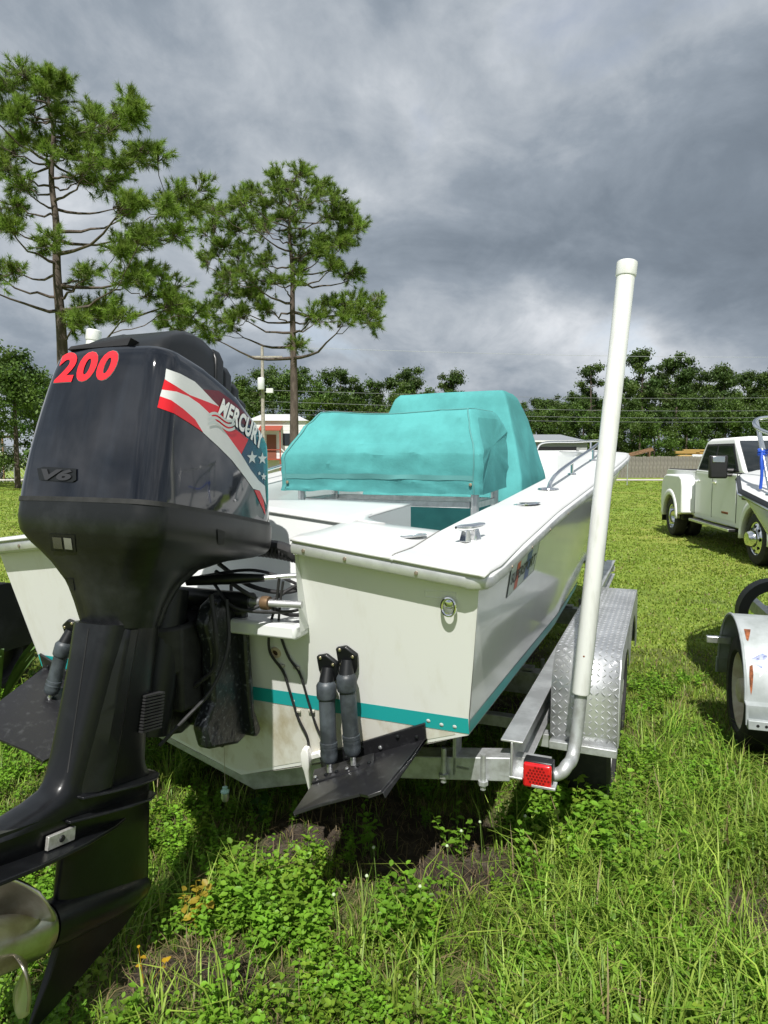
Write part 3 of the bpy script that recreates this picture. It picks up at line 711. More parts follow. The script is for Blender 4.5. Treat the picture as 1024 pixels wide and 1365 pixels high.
# close the top
last = Rg[-1]; cx = (0, .42)
for s in (.9, .7, .4, .1):
    r_ = []
    for x, y, z in last:
        X, Y = x * s, cx[1] + (y - cx[1]) * s
        r_.append((X, Y, max(z, ztopc(Y)) if s < 1 else z))
    r_ = [(a, b, ztopc(b) + .012 * (1 - s)) for a, b, c in r_]; Rg.append(r_)
g.loft(Rg, True, True)
cowl = obj('cowling', g, M_cowl, mot, smooth=50)
# seam
g = MB()
o_ = plan(-.001, .838, .271, .221, .077, .152); g.loft([[(x, y, z) for x, y in o_] for z in (-.009, .005)], True, True); obj('cowl_seal', g, M_rubber, mot)
# raised air intake on top
g = MB(); Rg = []
capz = lambda y: interp(y, [.075, .12, .17, .24, .32, .40, .50, .60, .70, .80], [.488, .520, .553, .588, .594, .572, .520, .462, .395, .318])
for s, f in ((1, 0), (.97, .55), (.90, .85), (.78, .95), (.6, .985), (.35, 1.0), (.08, 1.0)):
    o_ = plan(.085, .80, .180, .125, .05, .10); r_ = []
    for x, y in o_:
        X, Y = x * s, .42 + (y - .42) * (1 - (1 - s) * (.9 if s > .5 else 1)); b = ztopc(Y) - .012
        r_.append((X, Y, lerp(b, max(capz(Y), b + .004), f)))
    Rg.append(r_)
g.loft(Rg, False, True); cap = obj('air_intake_cap', g, M_satin, mot, smooth=45)
g = MB(); g.loft([[(x, .066 + .03 * (z > .5), z) for x, z in ((-.165, .478), (.075, .478), (.085, .500), (.055, .516), (-.07, .508), (-.15, .488))], [(x, .13, z) for x, z in ((-.165, .478), (.075, .478), (.085, .498), (.055, .514), (-.07, .506), (-.15, .487))]]); obj('intake_slot', g, M_dark, cap)
g = MB(); g.grid([[(x, y, capz(min(.3, y + .06)) * .0 + z) for x in np.linspace(-.165, .165, 12)] for y, z in ((.075, .505), (.10, .535), (.14, .565))]); 
for sg in (1, -1):
    for k in range(4):
        y = .40 + .062 * k; x = .168 - .007 * k
        g = MB(); z0, z1 = ztopc(y) - .01, capz(y) - .005 - .006 * k
        g.loft([[(sg * (x + a), y + b, z0) for a, b in ((-.05, -.022), (.012, -.022), (.012, .022), (-.05, .022))], [(sg * (x + a), y + b, lerp(z0, z1, .75)) for a, b in ((-.05, -.022), (.004, -.022), (.004, .022), (-.05, .022))], [(sg * (x + a - .02), y + b, z1) for a, b in ((-.04, -.020), (.004, -.020), (.004, .020), (-.04, .020))]])
        obj('intake_rib', g, M_satin, cap, bevel=.006)
# lower cowl
g = MB(); LVL = [(-.008, 0, .272, .84, .222), (-.06, -.002, .273, .845, .224), (-.095, .006, .266, .845, .22), (-.115, .018, .254, .83, .21), (-.135, .03, .238, .76, .195), (-.155, .045, .218, .62, .17), (-.19, .068, .190, .50, .14), (-.25, .10, .153, .42, .118), (-.31, .122, .130, .385, .106), (-.375, .145, .112, .36, .10)]
Zs = [l[0] for l in LVL][::-1]
Rg = []
for z in np.concatenate([np.linspace(-.008, -.095, 5), np.linspace(-.105, -.2, 11), np.linspace(-.22, -.375, 8)]):
    y0, wr, y1, wf = [interp(z, Zs, [l[i] for l in LVL][::-1]) for i in (1, 2, 3, 4)]
    r1 = min(.085, wr * .55); Rg.append([(x, y, z) for x, y in plan(y0, y1, wr, wf, r1, min(.14, wf * .8))])
g.loft(Rg, True, True); lc = obj('lower_cowl', g, M_satin, mot, smooth=50)
Bl = bvh_of(lc, MM); Bc = bvh_of(cowl, MM)
def lcbox(name, px, depth, m, par, bvh=Bl):
    o = decal(name, *poly(px), bvh, MI, depth, m, par, 8); return o
M_lens = mat('smoked_lens', (.16, .16, .16), .15, .6)
o = lcbox('tell_tale_panel', [(66, 711), (100, 713), (102, 736), (69, 734)], .002, M_dark, mot)
lcbox('tell_tale_lens', [(71, 715), (83, 716), (85, 731), (73, 730)], .004, M_lens, o); lcbox('tell_tale_lens', [(86, 716), (96, 717), (98, 732), (88, 731)], .004, mat('pale_lens', (.26, .26, .24), .2), o)
lcbox('outlet_hole', [(86, 770), (98, 771), (100, 787), (88, 786)], .002, M_dark, mot)
lcbox('flush_port', [(289, 705), (299, 708), (298, 725), (290, 726)], .003, M_dark, mot)
# driveshaft housing
g = MB(); Rg = []
LG = [(-.365, .095, .352, .092), (-.50, .078, .355, .082), (-.62, .06, .357, .076), (-.74, .04, .360, .070), (-.81, .022, .366, .066), (-.838, .0, .378, .064), (-.862, -.07, .40, .062), (-.90, -.26, .42, .058)]
def foil(y0, y1, hw, z, n=36, sharp=.45):
    out = []
    for k in range(n):
        a = 2 * pi * k / n; c, s = math.cos(a), math.sin(a)
        out.append((hw * math.copysign(abs(s) ** sharp, s), lerp(y0, y1, .5 + .5 * math.copysign(abs(c) ** .8, c)), z))
    return out
for z in np.linspace(-.365, -.90, 26):
    y0, y1, hw = [interp(z, [l[0] for l in LG][::-1], [l[i] for l in LG][::-1]) for i in (1, 2, 3)]
    Rg.append(foil(y0, y1, hw, z))
g.loft(Rg); leg = obj('driveshaft_housing', g, M_leg, mot, smooth=32)
g = MB()
Rg = []
for z in np.linspace(-.372, -.855, 12):
    s = (z + .372) / -.483; Rg.append([(x, y + .0, z) for x, y in ((-.055, .115 - .05 * s), (.055, .115 - .05 * s), (.096 - .014 * s, .17 - .05 * s), (.096 - .014 * s, .215 - .035 * s), (-.096 + .014 * s, .215 - .035 * s), (-.096 + .014 * s, .17 - .05 * s))])
g.loft(Rg); obj('housing_rear_cover', g, M_leg, mot, bevel=.008, smooth=30)
for k in range(12):
    z = -.60 - .010 * k; g = MB(); g.box((.055, .28, z), (.088, .372, z + .006)); 
    obj('intake_grille_bar', g, M_rubber, mot)
Bg = bvh_of(leg, MM)
def legdec(name, px, off, m): return decal(name, *poly(px), Bg, MI, off, m, mot, 10)
legdec('housing_seam', [(117.5, 838), (119, 838), (91, 1030), (89.5, 1030)], .0012, M_dark)
# plates
def plate(name, out, z0, z1, tilt=0., m=M_leg, th=.008):
    g = MB(); o2 = out + [(-x, y) for x, y in reversed(out)]
    n = len(o2); zf = lambda y: z0 + (y - .2) * tilt
    g.v = [(x, y, zf(y)) for x, y in o2] + [(x * .97, y, zf(y) + th) for x, y in o2]
    g.f = [tuple(range(n - 1, -1, -1)), tuple(range(n, 2 * n))] + [(i, (i + 1) % n, n + (i + 1) % n, n + i) for i in range(n)]
    return obj(name, g, m, mot, bevel=.003, smooth=40)
plate('splash_plate', [(.085, .06), (.098, .16), (.103, .28), (.09, .37), (.055, .425), (.0, .44)], -.864, 0, -.07)
plate('splash_plate', [(.075, .03), (.088, .12), (.098, .24), (.092, .35), (.06, .41), (.0, .43)], -.925, 0, -.07)
plate('anti_ventilation_plate', [(.06, -.30), (.115, -.26), (.118, -.1), (.10, .08), (.07, .22), (.03, .33), (.0, .35)], -.988, 0, -.03, th=.012)
GZ = lambda y: -1.215 - (y - .07) * .115        # propeller shaft line
# gearcase strut, torpedo, skeg
g = MB(); Rg = []
for z in np.linspace(-.88, -1.26, 14):
    t = (z + .88) / -.38; Rg.append(foil(lerp(-.27, .075, min(1, max(0, (t - .24) * 9))), lerp(.425, .475, t ** .8), lerp(.058, .036, min(1, t * 2)), z, 24, .8))
g.loft(Rg); obj('gearcase', g, M_leg, mot, smooth=50)
g = MB(); g.tube([(0, y, GZ(y)) for y in (.485, .475, .44, .38, .30, .20, .10, .045)], [.004, .022, .042, .054, .060, .064, .066, .064], 26); obj('gearcase_bullet', g, M_leg, mot, smooth=50)
sk = [(.47, -1.27), (.43, -1.31), (.385, -1.345), (.12, -1.455), (.035, -1.492), (.020, -1.488), (.075, -1.36), (.095, -1.30), (.10, -1.25)]
g = MB(); n = len(sk); g.v = [(s * .013 * (1 if j not in (4, 5) else .4), y, z) for s in (-1, 1) for j, (y, z) in enumerate(sk)]
g.f = [tuple(range(n)), tuple(range(2 * n - 1, n - 1, -1))] + [(i, n + i, n + (i + 1) % n, (i + 1) % n) for i in range(n)]
obj('skeg', g, M_leg, mot, bevel=.004, smooth=30)
g = MB(); g.box((.056, -.035, -.966), (.068, .060, -.928), Matrix.Rotation(.0, 4, 'X')); an = obj('anode', g, mat('zinc_anode', (.50, .50, .48), .5, .5, col2=(.36, .35, .32), vscale=60), mot, bevel=.002)
g = MB(); g.lathe([(.010, 0), (.008, .003), (.001, .0035)], frame((.068, .012, -.947), (1, 0, 0)), 12); obj('anode_bolt', g, M_dark, an)
# propeller
prop = bpy.data.objects.new('propeller', None); COL.objects.link(prop); prop.parent = mot
g = MB(); g.tube([(0, y, GZ(y)) for y in (.04, .03, 0, -.08, -.18, -.20)], [.062, .070, .073, .071, .072, .078], 30, caps=False); g.tube([(0, y, GZ(y)) for y in (-.199, -.14)], [.070, .060], 30); obj('hub', g, M_ss, prop, smooth=50)
g = MB(); g.lathe([(.028, -.03), (.028, .012), (.012, .014), (.012, .03), (.001, .032)], frame((0, -.15, GZ(-.15)), (0, -1, .115)), 6); obj('nut', g, M_galv, prop)
for k in range(3):
    a0 = R(84) + k * 2 * pi / 3; P = []
    for r in np.linspace(.058, .185, 11):
        t = (r - .058) / .127; half = .40 + .40 * math.sin(pi * min(1, t * .75 + .14)) - .75 * max(0, t - .66) ** 1.3 * 1.6
        row = []
        for s in np.linspace(-1, 1, 13):
            a = a0 + s * half - .25 * t; pitch = .058 * s * half / .9 * (1.0) + .0
            cup = -.012 * max(0, s) ** 3
            row.append(Vector((math.cos(a) * r, -.055 - pitch * 1.0 + cup - .045 * t, GZ(-.055 - pitch - .045 * t) + math.sin(a) * r)))
        P.append(row)
    g = MB(); g.grid(P); obj('blade', g, M_ss, prop, smooth=60, solid=.006)
# decals
z3 = lambda X, Y: (200 + .17578 * X, 480 + .17578 * Y)
D3 = lambda *p: poly([z3(*q) for q in p])
dd = lambda name, p, off, m: decal(name, *p, Bc, MI, off, m, mot, 7)
dd('stripe_silver', D3((122, 66), (230, 105), (340, 165), (400, 225), (470, 300), (522, 352), (430, 315), (300, 265), (200, 200), (112, 147)), .0012, M_silver)
dd('stripe_red', D3((110, 147), (200, 200), (300, 265), (430, 315), (522, 352), (560, 420), (640, 520), (745, 600), (690, 715), (600, 590), (520, 480), (440, 395), (370, 330), (290, 275), (200, 240), (90, 225)), .0012, M_red)
dd('stripe_silver', D3((90, 225), (200, 240), (290, 275), (370, 330), (440, 395), (520, 480), (600, 590), (690, 715), (760, 830), (820, 910), (870, 955), (880, 1100), (830, 990), (780, 975), (720, 890), (620, 760), (520, 660), (400, 550), (340, 450), (250, 370), (160, 305), (75, 275)), .0014, M_silver)
dd('stripe_red', D3((75, 275), (160, 305), (250, 370), (340, 450), (400, 548), (300, 480), (180, 405), (56, 360)), .0016, M_red)
dd('stripe_red', D3((788, 985), (830, 990), (860, 1070), (875, 1180), (840, 1100)), .0016, M_red)
dd('field_navy', D3((692, 713), (745, 600), (800, 570), (850, 700), (868, 950), (820, 908), (760, 828)), .0013, M_navy)
dd('field_teal', D3((745, 600), (815, 490), (850, 520), (880, 600), (885, 780), (870, 955), (866, 948), (850, 700), (800, 572)), .0011, M_tealdec)
dd('field_dark_red', D3((400, 222), (520, 232), (640, 320), (780, 470), (740, 500), (560, 420), (470, 300)), .0008, mat('decal_dark_red', (.12, .006, .012), .2))
for cx_, cy_, r_ in ((770, 740, 54), (848, 748, 48), (858, 885, 30), (825, 860, 18)):
    pts = []
    for k in range(10):
        a = -pi / 2 + k * pi / 5; q_ = r_ if k % 2 == 0 else r_ * .42; pts.append(z3(cx_ + q_ * math.cos(a) * .75, cy_ + q_ * math.sin(a)))
    dd('star', poly(pts), .0026, M_silver)
tv, tf = text2d('MERCURY', 0, .04, 1.06)
top = [(296.7, 531), (320, 547.5), (339, 563.5), (351, 578)]; bot_ = [(289.6, 551), (315, 570), (334, 586.5), (347.5, 602)]
def tmap(s, t):
    f = lambda A: (np.interp(s, [0, .4, .75, 1], [p[0] for p in A]), np.interp(s, [0, .4, .75, 1], [p[1] for p in A]))
    a, b = f(bot_), f(top); return (lerp(a[0], b[0], t), lerp(a[1], b[1], t))
decal('lettering_shadow', [(x + 1.0, y + 1.2) for x, y in [tmap(*p) for p in tv]], tf, Bc, MI, .0024, M_navy, mot, 5)
decal('lettering', [tmap(*p) for p in tv], tf, Bc, MI, .0034, mat('decal_white', (.80, .80, .78), .3), mot, 5)
for k in range(3):
    U = [z3(435 + 200 * s, 408 + 34 * k + 30 * s - 22 * math.sin(2 * pi * s)) for s in np.linspace(0, 1, 13)]; Dn = [(x + .6, y + 3.6) for x, y in U]
    dd('emblem_wave', poly(U + Dn[::-1]), .0040, M_stick)
tv, tf = text2d('200', 0, .042, 1.14)
qn = quadmap([(72, 511), (148, 506.5), (163.5, 467.5), (85, 471)])
o = decal('number_outline', [(lerp(q_[0], 117, -.025), lerp(q_[1], 489, -.05)) for q_ in [qn(*p) for p in tv]], tf, Bc, MI, .0010, mat('decal_grey', (.10, .10, .10), .3), mot, 6)
decal('number', [qn(*p) for p in tv], tf, Bc, MI, .0020, M_num, mot, 6)
tv, tf = text2d('V6', .2, .05, 1.0)
o = decal('badge', *poly([(51, 625), (60, 622.5), (103, 625), (103, 640), (98, 643), (54, 640)]), Bc, MI, .004, M_satin, mot, 8)
qv = quadmap([(56, 640), (97, 641.5), (99, 626.5), (58, 625)])
decal('badge_lettering', [qv(*p) for p in tv], tf, Bc, MI, .0075, mat('badge_black', (.03, .03, .033), .25), o, 8)
# clamp and swivel brackets (upright, bolted to the transom)
F2 = MI @ BM
def mbox(name, mb, m, **k): return obj(name, mb.xf(F2), m, mot, **k)
for sg in (1, -1):
    g = MB(); ol = [(-.115, 1.17), (-.10, .70), (-.055, .60), (-.15, .58), (-.33, .63), (-.36, .72), (-.30, .80), (-.30, 1.0), (-.34, 1.10), (-.30, 1.16), (-.20, 1.20)]
    g.prism(ol, sg * .105, sg * .165, Matrix(((0, 0, 1, 0), (1, 0, 0, 0), (0, 1, 0, 0), (0, 0, 0, 1)))); mbox('clamp_bracket', g, M_chipped, bevel=.014, smooth=30)
g = MB(); g.prism([(-.13, 1.17), (-.09, .70), (-.045, .61), (-.07, .585), (-.105, .60), (-.125, .72), (-.165, 1.17)], -.19, .205, Matrix(((0, 0, 1, 0), (1, 0, 0, 0), (0, 1, 0, 0), (0, 0, 0, 1)))); mbox('transom_plate', g, M_chipped, bevel=.012, smooth=30)
g = MB(); g.tube([(0, -.34, 1.22), (0, -.40, .98), (0, -.47, .72)], [.075, .085, .075], 16); mbox('swivel_bracket', g, M_satin)
g = MB(); g.tube([(0, -.36, 1.10), (0, -.36, .92)], [.10, .10], 14); g.box((-.10, -.40, .78), (.10, -.16, 1.1)); mbox('swivel_body', g, M_rubber, bevel=.015)
g = MB(); g.tube([(-.20, -.20, 1.165), (.27, -.20, 1.165)], .034, 16); mbox('tilt_tube', g, M_satin)
g = MB(); g.tube([(.27, -.20, 1.165), (.31, -.20, 1.165)], [.022, .020], 16); mbox('tilt_tube_nut', g, M_alu)
g = MB(); g.tube([(.315, -.20, 1.165), (.33, -.20, 1.165), (.345, -.20, 1.165)], [.025, .027, .025], 16); mbox('steering_nut', g, M_bronze)
g = MB(); g.tube([(.345, -.20, 1.165), (.47, -.18, 1.165)], .014, 14); mbox('steering_ram', g, M_alumatte)
g = MB(); g.tube([(.02, -.26, 1.235), (.18, -.20, 1.245), (.30, -.16, 1.25)], [.018, .022, .014], 10); mbox('link_rod', g, M_satin)
for pts, r, m in (([(.30, -.16, 1.25), (.40, -.10, 1.255), (.43, -.07, 1.24), (.445, -.10, 1.19)], .010, M_alu),
                  ([(.10, .02, 1.33), (.25, .02, 1.34), (.40, .0, 1.30), (.46, .04, 1.27)], .028, M_rubber),
                  ([(.12, -.12, 1.20), (.22, -.24, 1.13), (.34, -.20, 1.17), (.41, -.10, 1.22), (.46, -.02, 1.20)], .007, M_rubber),
                  ([(.10, -.20, 1.22), (.24, -.26, 1.15), (.40, -.16, 1.13), (.46, -.06, 1.15)], .006, M_rubber),
                  ([(.20, -.26, 1.18), (.23, -.30, 1.02), (.205, -.36, .88), (.14, -.44, .78), (.08, -.50, .70)], .007, M_rubber),
                  ([(.14, -.24, 1.13), (.17, -.30, 1.17), (.13, -.32, 1.05)], .006, M_rubber),
                  ([(.05, -.10, 1.28), (.20, -.12, 1.21), (.33, -.06, 1.18), (.45, .02, 1.22)], .009, M_rubber), ([(.08, -.16, 1.26), (.26, -.22, 1.20), (.37, -.12, 1.11), (.44, -.02, 1.10)], .008, M_rubber),
                  ([(.16, -.30, 1.20), (.20, -.33, 1.06), (.18, -.31, .94), (.10, -.33, .86)], .009, M_rubber), ([(.02, -.18, 1.24), (.24, -.13, 1.27), (.40, -.04, 1.20), (.45, .05, 1.12)], .006, M_rubber)):
    g = MB(); g.tube(spline(pts, 10), r, 9); mbox('hose', g, m)
g = MB()
for k in range(20):
    p0 = Vector((.10, .02, 1.33)).lerp(Vector((.44, .02, 1.29)), k / 20)
    g.lathe([(.030, -.004), (.032, 0), (.030, .004)], frame(p0 + Vector((0, 0, .012 * math.sin(pi * k / 20))), (1, 0, -.12)), 12)
mbox('hose_ribs', g, M_rubber)

# ================================================================== TRAILER UNDER THE BOAT
trl = thing('boat_trailer', 'tandem aluminium boat trailer with diamond plate fenders under the white boat', 'trailer', BM)
def ibeam(x, y0, y1, z1, h=.13, wd=.075, t=.008):
    g = MB(); g.box((x - wd / 2, y0, z1 - t), (x + wd / 2, y1, z1)); g.box((x - t / 2, y0, z1 - h + t), (x + t / 2, y1, z1 - t)); g.box((x - wd / 2, y0, z1 - h), (x + wd / 2, y1, z1 - h + t)); return g
for sg in (1, -1):
    obj('frame_rail', ibeam(sg * 1.165, .20, 5.2, .62, .15, .085), M_alumatte, trl, bevel=.002)
    g = MB(); g.box((sg * .86 - .05, .16, .60), (sg * .86 + .05, 4.2, .65), Matrix.Translation((0, 0, -.03))); obj('bunk', g, M_rubber, trl, bevel=.008)
    for y in (.24, 1.6, 3.4):
        g = MB(); g.box((sg * .93, y - .04, .44), (sg * .945, y + .04, .615)); g.box((sg * .945, y - .04, .47), (sg * 1.0, y + .04, .485)); obj('bunk_bracket', g, M_galv, trl, bevel=.002)
        g = MB(); g.lathe([(.011, 0), (.011, .14)], Matrix.Translation((sg * .90, y - .06, .415)), 8); g.lathe([(.02, .02), (.02, .035)], Matrix.Translation((sg * .90, y - .06, .415)), 6); obj('u_bolt', g, M_galv, trl)
        g = MB(); g.lathe([(.011, 0), (.011, .14)], Matrix.Translation((sg * 1.06, y - .06, .415)), 8); g.lathe([(.02, .02), (.02, .035)], Matrix.Translation((sg * 1.06, y - .06, .415)), 6); obj('u_bolt', g, M_galv, trl)
for y in (.24, 1.6, 3.4):
    g = MB(); g.box((-1.16, y - .05, .445 - (.0 if y > 1 else 0)), (1.16, y + .05, .465)); g.box((-1.16, y - .05, .345), (1.16, y - .042, .445)); g.box((-1.16, y - .05, .335), (1.16, y + .05, .345))
    # low V in the middle so that the keel clears
    obj('crossbeam', g.xf(Matrix.Translation((0, 0, .0))), M_galv, trl, bevel=.002) if y > 1 else obj('crossbeam', MB().loft([[(x, .20, z), (x, .30, z), (x, .30, z + .095), (x, .20, z + .095)] for x, z in ((-1.16, .455), (-.55, .36), (0, .20), (.55, .36), (1.16, .455))]), M_galv, trl, bevel=.004)
for k in (-1, 1):
    g = MB(); g.loft([[(x, 5.2, .55), (x, 5.2, .47), (x + .05, 5.2, .47), (x + .05, 5.2, .55)] for x in (k * 1.16, k * 1.2)]); 
    g = MB(); g.tube([(k * 1.165, 5.15, .545), (0, 7.3, .52)], .05, 8); obj('tongue_rail', g, M_alumatte, trl)
g = MB(); g.box((-.045, 7.1, .46), (.045, 7.7, .55)); obj('coupler', g, M_galv, trl, bevel=.01)
g = MB(); g.tube([(.0, 7.35, .0), (.0, 7.35, .75)], .03, 10); g.lathe([(.09, 0), (.09, .02)], Matrix.Translation((0, 7.35, -.01)), 16); obj('jack', g, M_galv, trl)
# diamond tread plate material
def tread_mat():
    m = bpy.data.materials.new('diamond_plate'); m.use_nodes = True; t = m.node_tree; b = t.nodes['Principled BSDF']; ln = t.links.new
    b.inputs['Base Color'].default_value = (.66, .67, .68, 1); b.inputs['Metallic'].default_value = .8; b.inputs['Roughness'].default_value = .42
    tcn = t.nodes.new('ShaderNodeTexCoord'); n = t.nodes.new('ShaderNodeTexNoise'); n.inputs['Scale'].default_value = 5; n.inputs['Detail'].default_value = 6; ln(tcn.outputs['Object'], n.inputs['Vector'])
    r = t.nodes.new('ShaderNodeValToRGB'); r.color_ramp.elements[0].position = .35; r.color_ramp.elements[0].color = (.52, .53, .54, 1); r.color_ramp.elements[1].position = .7; r.color_ramp.elements[1].color = (.78, .79, .80, 1)
    ln(n.outputs['Fac'], r.inputs[0]); ln(r.outputs[0], b.inputs['Base Color']); return m
M_tread = tread_mat()
FX0, FX1 = 1.245, 1.525
FP = [(.63, .475), (.635, .70), (.66, .765), (.72, .83), (.79, .852), (2.30, .852), (2.37, .83), (2.43, .765), (2.455, .70), (2.46, .475)]
fp_s = resample(FP, 60)
def tread_lugs(sg):
    # raised lozenges on the curved sheet, one mesh (far too many to pick apart)
    d = [0]; P = [Vector(p) for p in FP]
    for i in range(1, len(P)): d.append(d[-1] + (P[i] - P[i - 1]).length)
    g = MB(); s = .02; row = 0
    while s < 1.9:
        for c in range(11):
            x = FX0 + .014 + c * .0255 + (.0 if row % 2 else .0); a = R(45) if (row + c) % 2 else R(-45)
            y = float(np.interp(s, d, [p.x for p in P])); z = float(np.interp(s, d, [p.y for p in P]))
            y2 = float(np.interp(s + .01, d, [p.x for p in P])); z2 = float(np.interp(s + .01, d, [p.y for p in P]))
            T = Vector((0, y2 - y, z2 - z)).normalized(); Nn = Vector((0, -T.z, T.y)); X = Vector((1, 0, 0))
            o3 = Vector((sg * x, y, z)) + Nn * .0022; u = X * math.cos(a) + T * math.sin(a); v = -X * math.sin(a) + T * math.cos(a)
            k = len(g.v); g.v += [tuple(o3 + u * .012), tuple(o3 + v * .0035), tuple(o3 - u * .012), tuple(o3 - v * .0035), tuple(o3 + Nn * .0035)]
            g.f += [(k, k + 1, k + 4), (k + 1, k + 2, k + 4), (k + 2, k + 3, k + 4), (k + 3, k, k + 4)]
        s += .0255; row += 1
    return g
for sg in (1, -1):
    fe = MB(); fe.grid([[(sg * x, y, z) for x in (FX0, FX1)] for y, z in fp_s]); fo = obj('fender', fe, M_tread, trl, smooth=40, solid=.004)
    o = obj('tread_lugs', tread_lugs(sg), M_tread, fo, kind='stuff')
    for xs_ in (FX1,):
        g = MB(); ar = [(1.92 + .0, .475)]
        pl_ = FP[:]
        pl_ = [(y, z) for y, z in FP] + [(2.36, .475)] + [(1.915 + .40 * math.cos(a), .43 + .33 * math.sin(a)) for a in np.linspace(.15, pi - .5, 10)] + [(1.125 + .40 * math.cos(a), .43 + .33 * math.sin(a)) for a in np.linspace(.5, pi - .15, 10)] + [(.72, .475)]
        g.prism(pl_, sg * xs_ - .003, sg * xs_ + .003, Matrix(((0, 0, 1, 0), (1, 0, 0, 0), (0, 1, 0, 0), (0, 0, 0, 1)))); obj('fender_skirt', g, M_tread, fo, smooth=20)
    g = MB(); g.box((sg * FX0 if sg > 0 else -FX1, .60, .44), (sg * FX1 if sg > 0 else -FX0, .66, .475)); obj('fender_step', g, M_galv, fo, bevel=.003)
    g = MB(); g.box((min(sg * 1.18, sg * 1.5), .70, .40), (max(sg * 1.18, sg * 1.5), .76, .46)); obj('fender_support', g, M_galv, trl, bevel=.003)
def wheel(parent, x, y, r, wd, sg, rimm, spokes=True, hubm=None):
    W = thing('wheel', None, None); W.parent = parent
    M_ = Matrix.Translation((x, y, r)) @ Matrix.Rotation(pi / 2 * sg, 4, 'Y')
    h = wd / 2
    g = MB(); g.lathe([(r * .66, -h * .8), (r * .70, -h), (r * .86, -h * 1.02), (r * .96, -h * .86), (r, -h * .6), (r, h * .6), (r * .96, h * .86), (r * .86, h * 1.02), (r * .70, h), (r * .66, h * .8)], M_, 40, caps=False); obj('tyre', g, M_tyre, W, smooth=35)
    g = MB(); g.lathe([(r * .67, h * .82), (r * .64, h * .80), (r * .60, h * .62), (r * .56, h * .30), (r * .48, h * .30), (r * .30, h * .50), (r * .22, h * .52), (r * .20, h * .85), (r * .10, h * .95), (.001, h * .95)], M_, 32, caps=False); g.lathe([(r * .67, -h * .8), (r * .55, -h * .6), (.001, -h * .6)], M_, 24, caps=False)
    ri = obj('rim', g, rimm, W, smooth=35)
    for k in range(8 if spokes else 0):
        a = 2 * pi * k / 8; g = MB(); g.lathe([(r * .055, 0), (r * .05, .002), (.001, .0025)], M_ @ Matrix.Translation((math.cos(a) * r * .40, math.sin(a) * r * .40, h * .40)) @ Matrix.Rotation(0, 4, 'Z'), 10); obj('rim_hole', g, M_dark, ri)
    return W
for sg in (1, -1):
    for y in (1.125, 1.915): wheel(trl, sg * 1.385, y, .335, .20, sg, M_white)
for y in (1.125, 1.915):
    g = MB(); g.box((-1.30, y - .03, .30), (1.30, y + .03, .36)); obj('axle', g, M_galv, trl, bevel=.004)
# tail lights
for sg in (1, -1):
    c = Vector((sg * 1.262, .225, .492)); g = MB(); g.box((-.056, .0, -.050), (.056, .055, .050), Matrix.Translation(c)); tl = obj('tail_light_housing', g, M_satin, trl, bevel=.006)
    g = MB(); g.box((-.054, -.022, -.048), (.054, .0, .048), Matrix.Translation(c)); obj('tail_light_lens', g, M_redlens, tl, bevel=.010, segs=3)
    g = MB()
    for a in range(-3, 4):
        for b in range(-3, 4):
            if a * a + b * b < 12: g.lathe([(.0055, 0), (.0045, .0015), (.0005, .002)], frame(c + Vector((a * .0125 + (b % 2) * .006, -.0215, b * .0115)), (0, -1, 0)), 6)
    obj('lens_cells', g, M_reddark, tl, kind='stuff')
    g = MB(); g.box((sg * 1.262 - .06 + sg * .06 - .02, .20, .45), (sg * 1.262 + .07, .26, .46)); g.box((min(sg * 1.16, sg * 1.30), .27, .44), (max(sg * 1.16, sg * 1.30), .32, .53)); obj('light_bracket', g, M_galv, trl, bevel=.002)
# guide poles
def guide_pole(sg, topw, botw):
    t_, b_ = bl(topw), bl(botw)
    if sg < 0: t_, b_ = Vector((-t_.x, t_.y, t_.z)), Vector((-b_.x, b_.y, b_.z))
    d = (t_ - b_).normalized()
    pts = [Vector((sg * 1.18, .285, .47)), Vector((sg * 1.27, .29, .465)), Vector((sg * 1.325, .30, .472)), Vector((sg * 1.355, .315, .50)), b_ - d * .20, b_ + d * .25]
    g = MB(); g.tube(spline(pts, 10), .025, 14); obj('guide_pole_bracket', g, M_galv, trl)
    g = MB(); g.tube([b_, b_ + d * .005, t_ - d * .02, t_], [.033, .0355, .0355, .0355], 22); gp = obj('guide_pole', g, M_pvc, trl)
    g = MB(); g.tube([t_ - d * .035, t_ - d * .03, t_ + d * .020, t_ + d * .024], [.0385, .0405, .0405, .036], 22); obj('pole_cap', g, M_pvc, gp)
    g = MB(); g.lathe([(.004, 0), (.001, .002)], frame(b_ + d * .16 - Vector((0, .036, 0)), (0, -1, 0)), 8); obj('screw', g, M_rust, gp)
PT, PB = at_y(835.5, 357, 2.80), at_y(774, 925, 2.66)
guide_pole(1, PT, PB)
p_t = bl(at_y(125, 446, 3.85)); p_t.x *= -1; p_b = bl(PB); guide_pole(-1, BM @ p_t, PB)

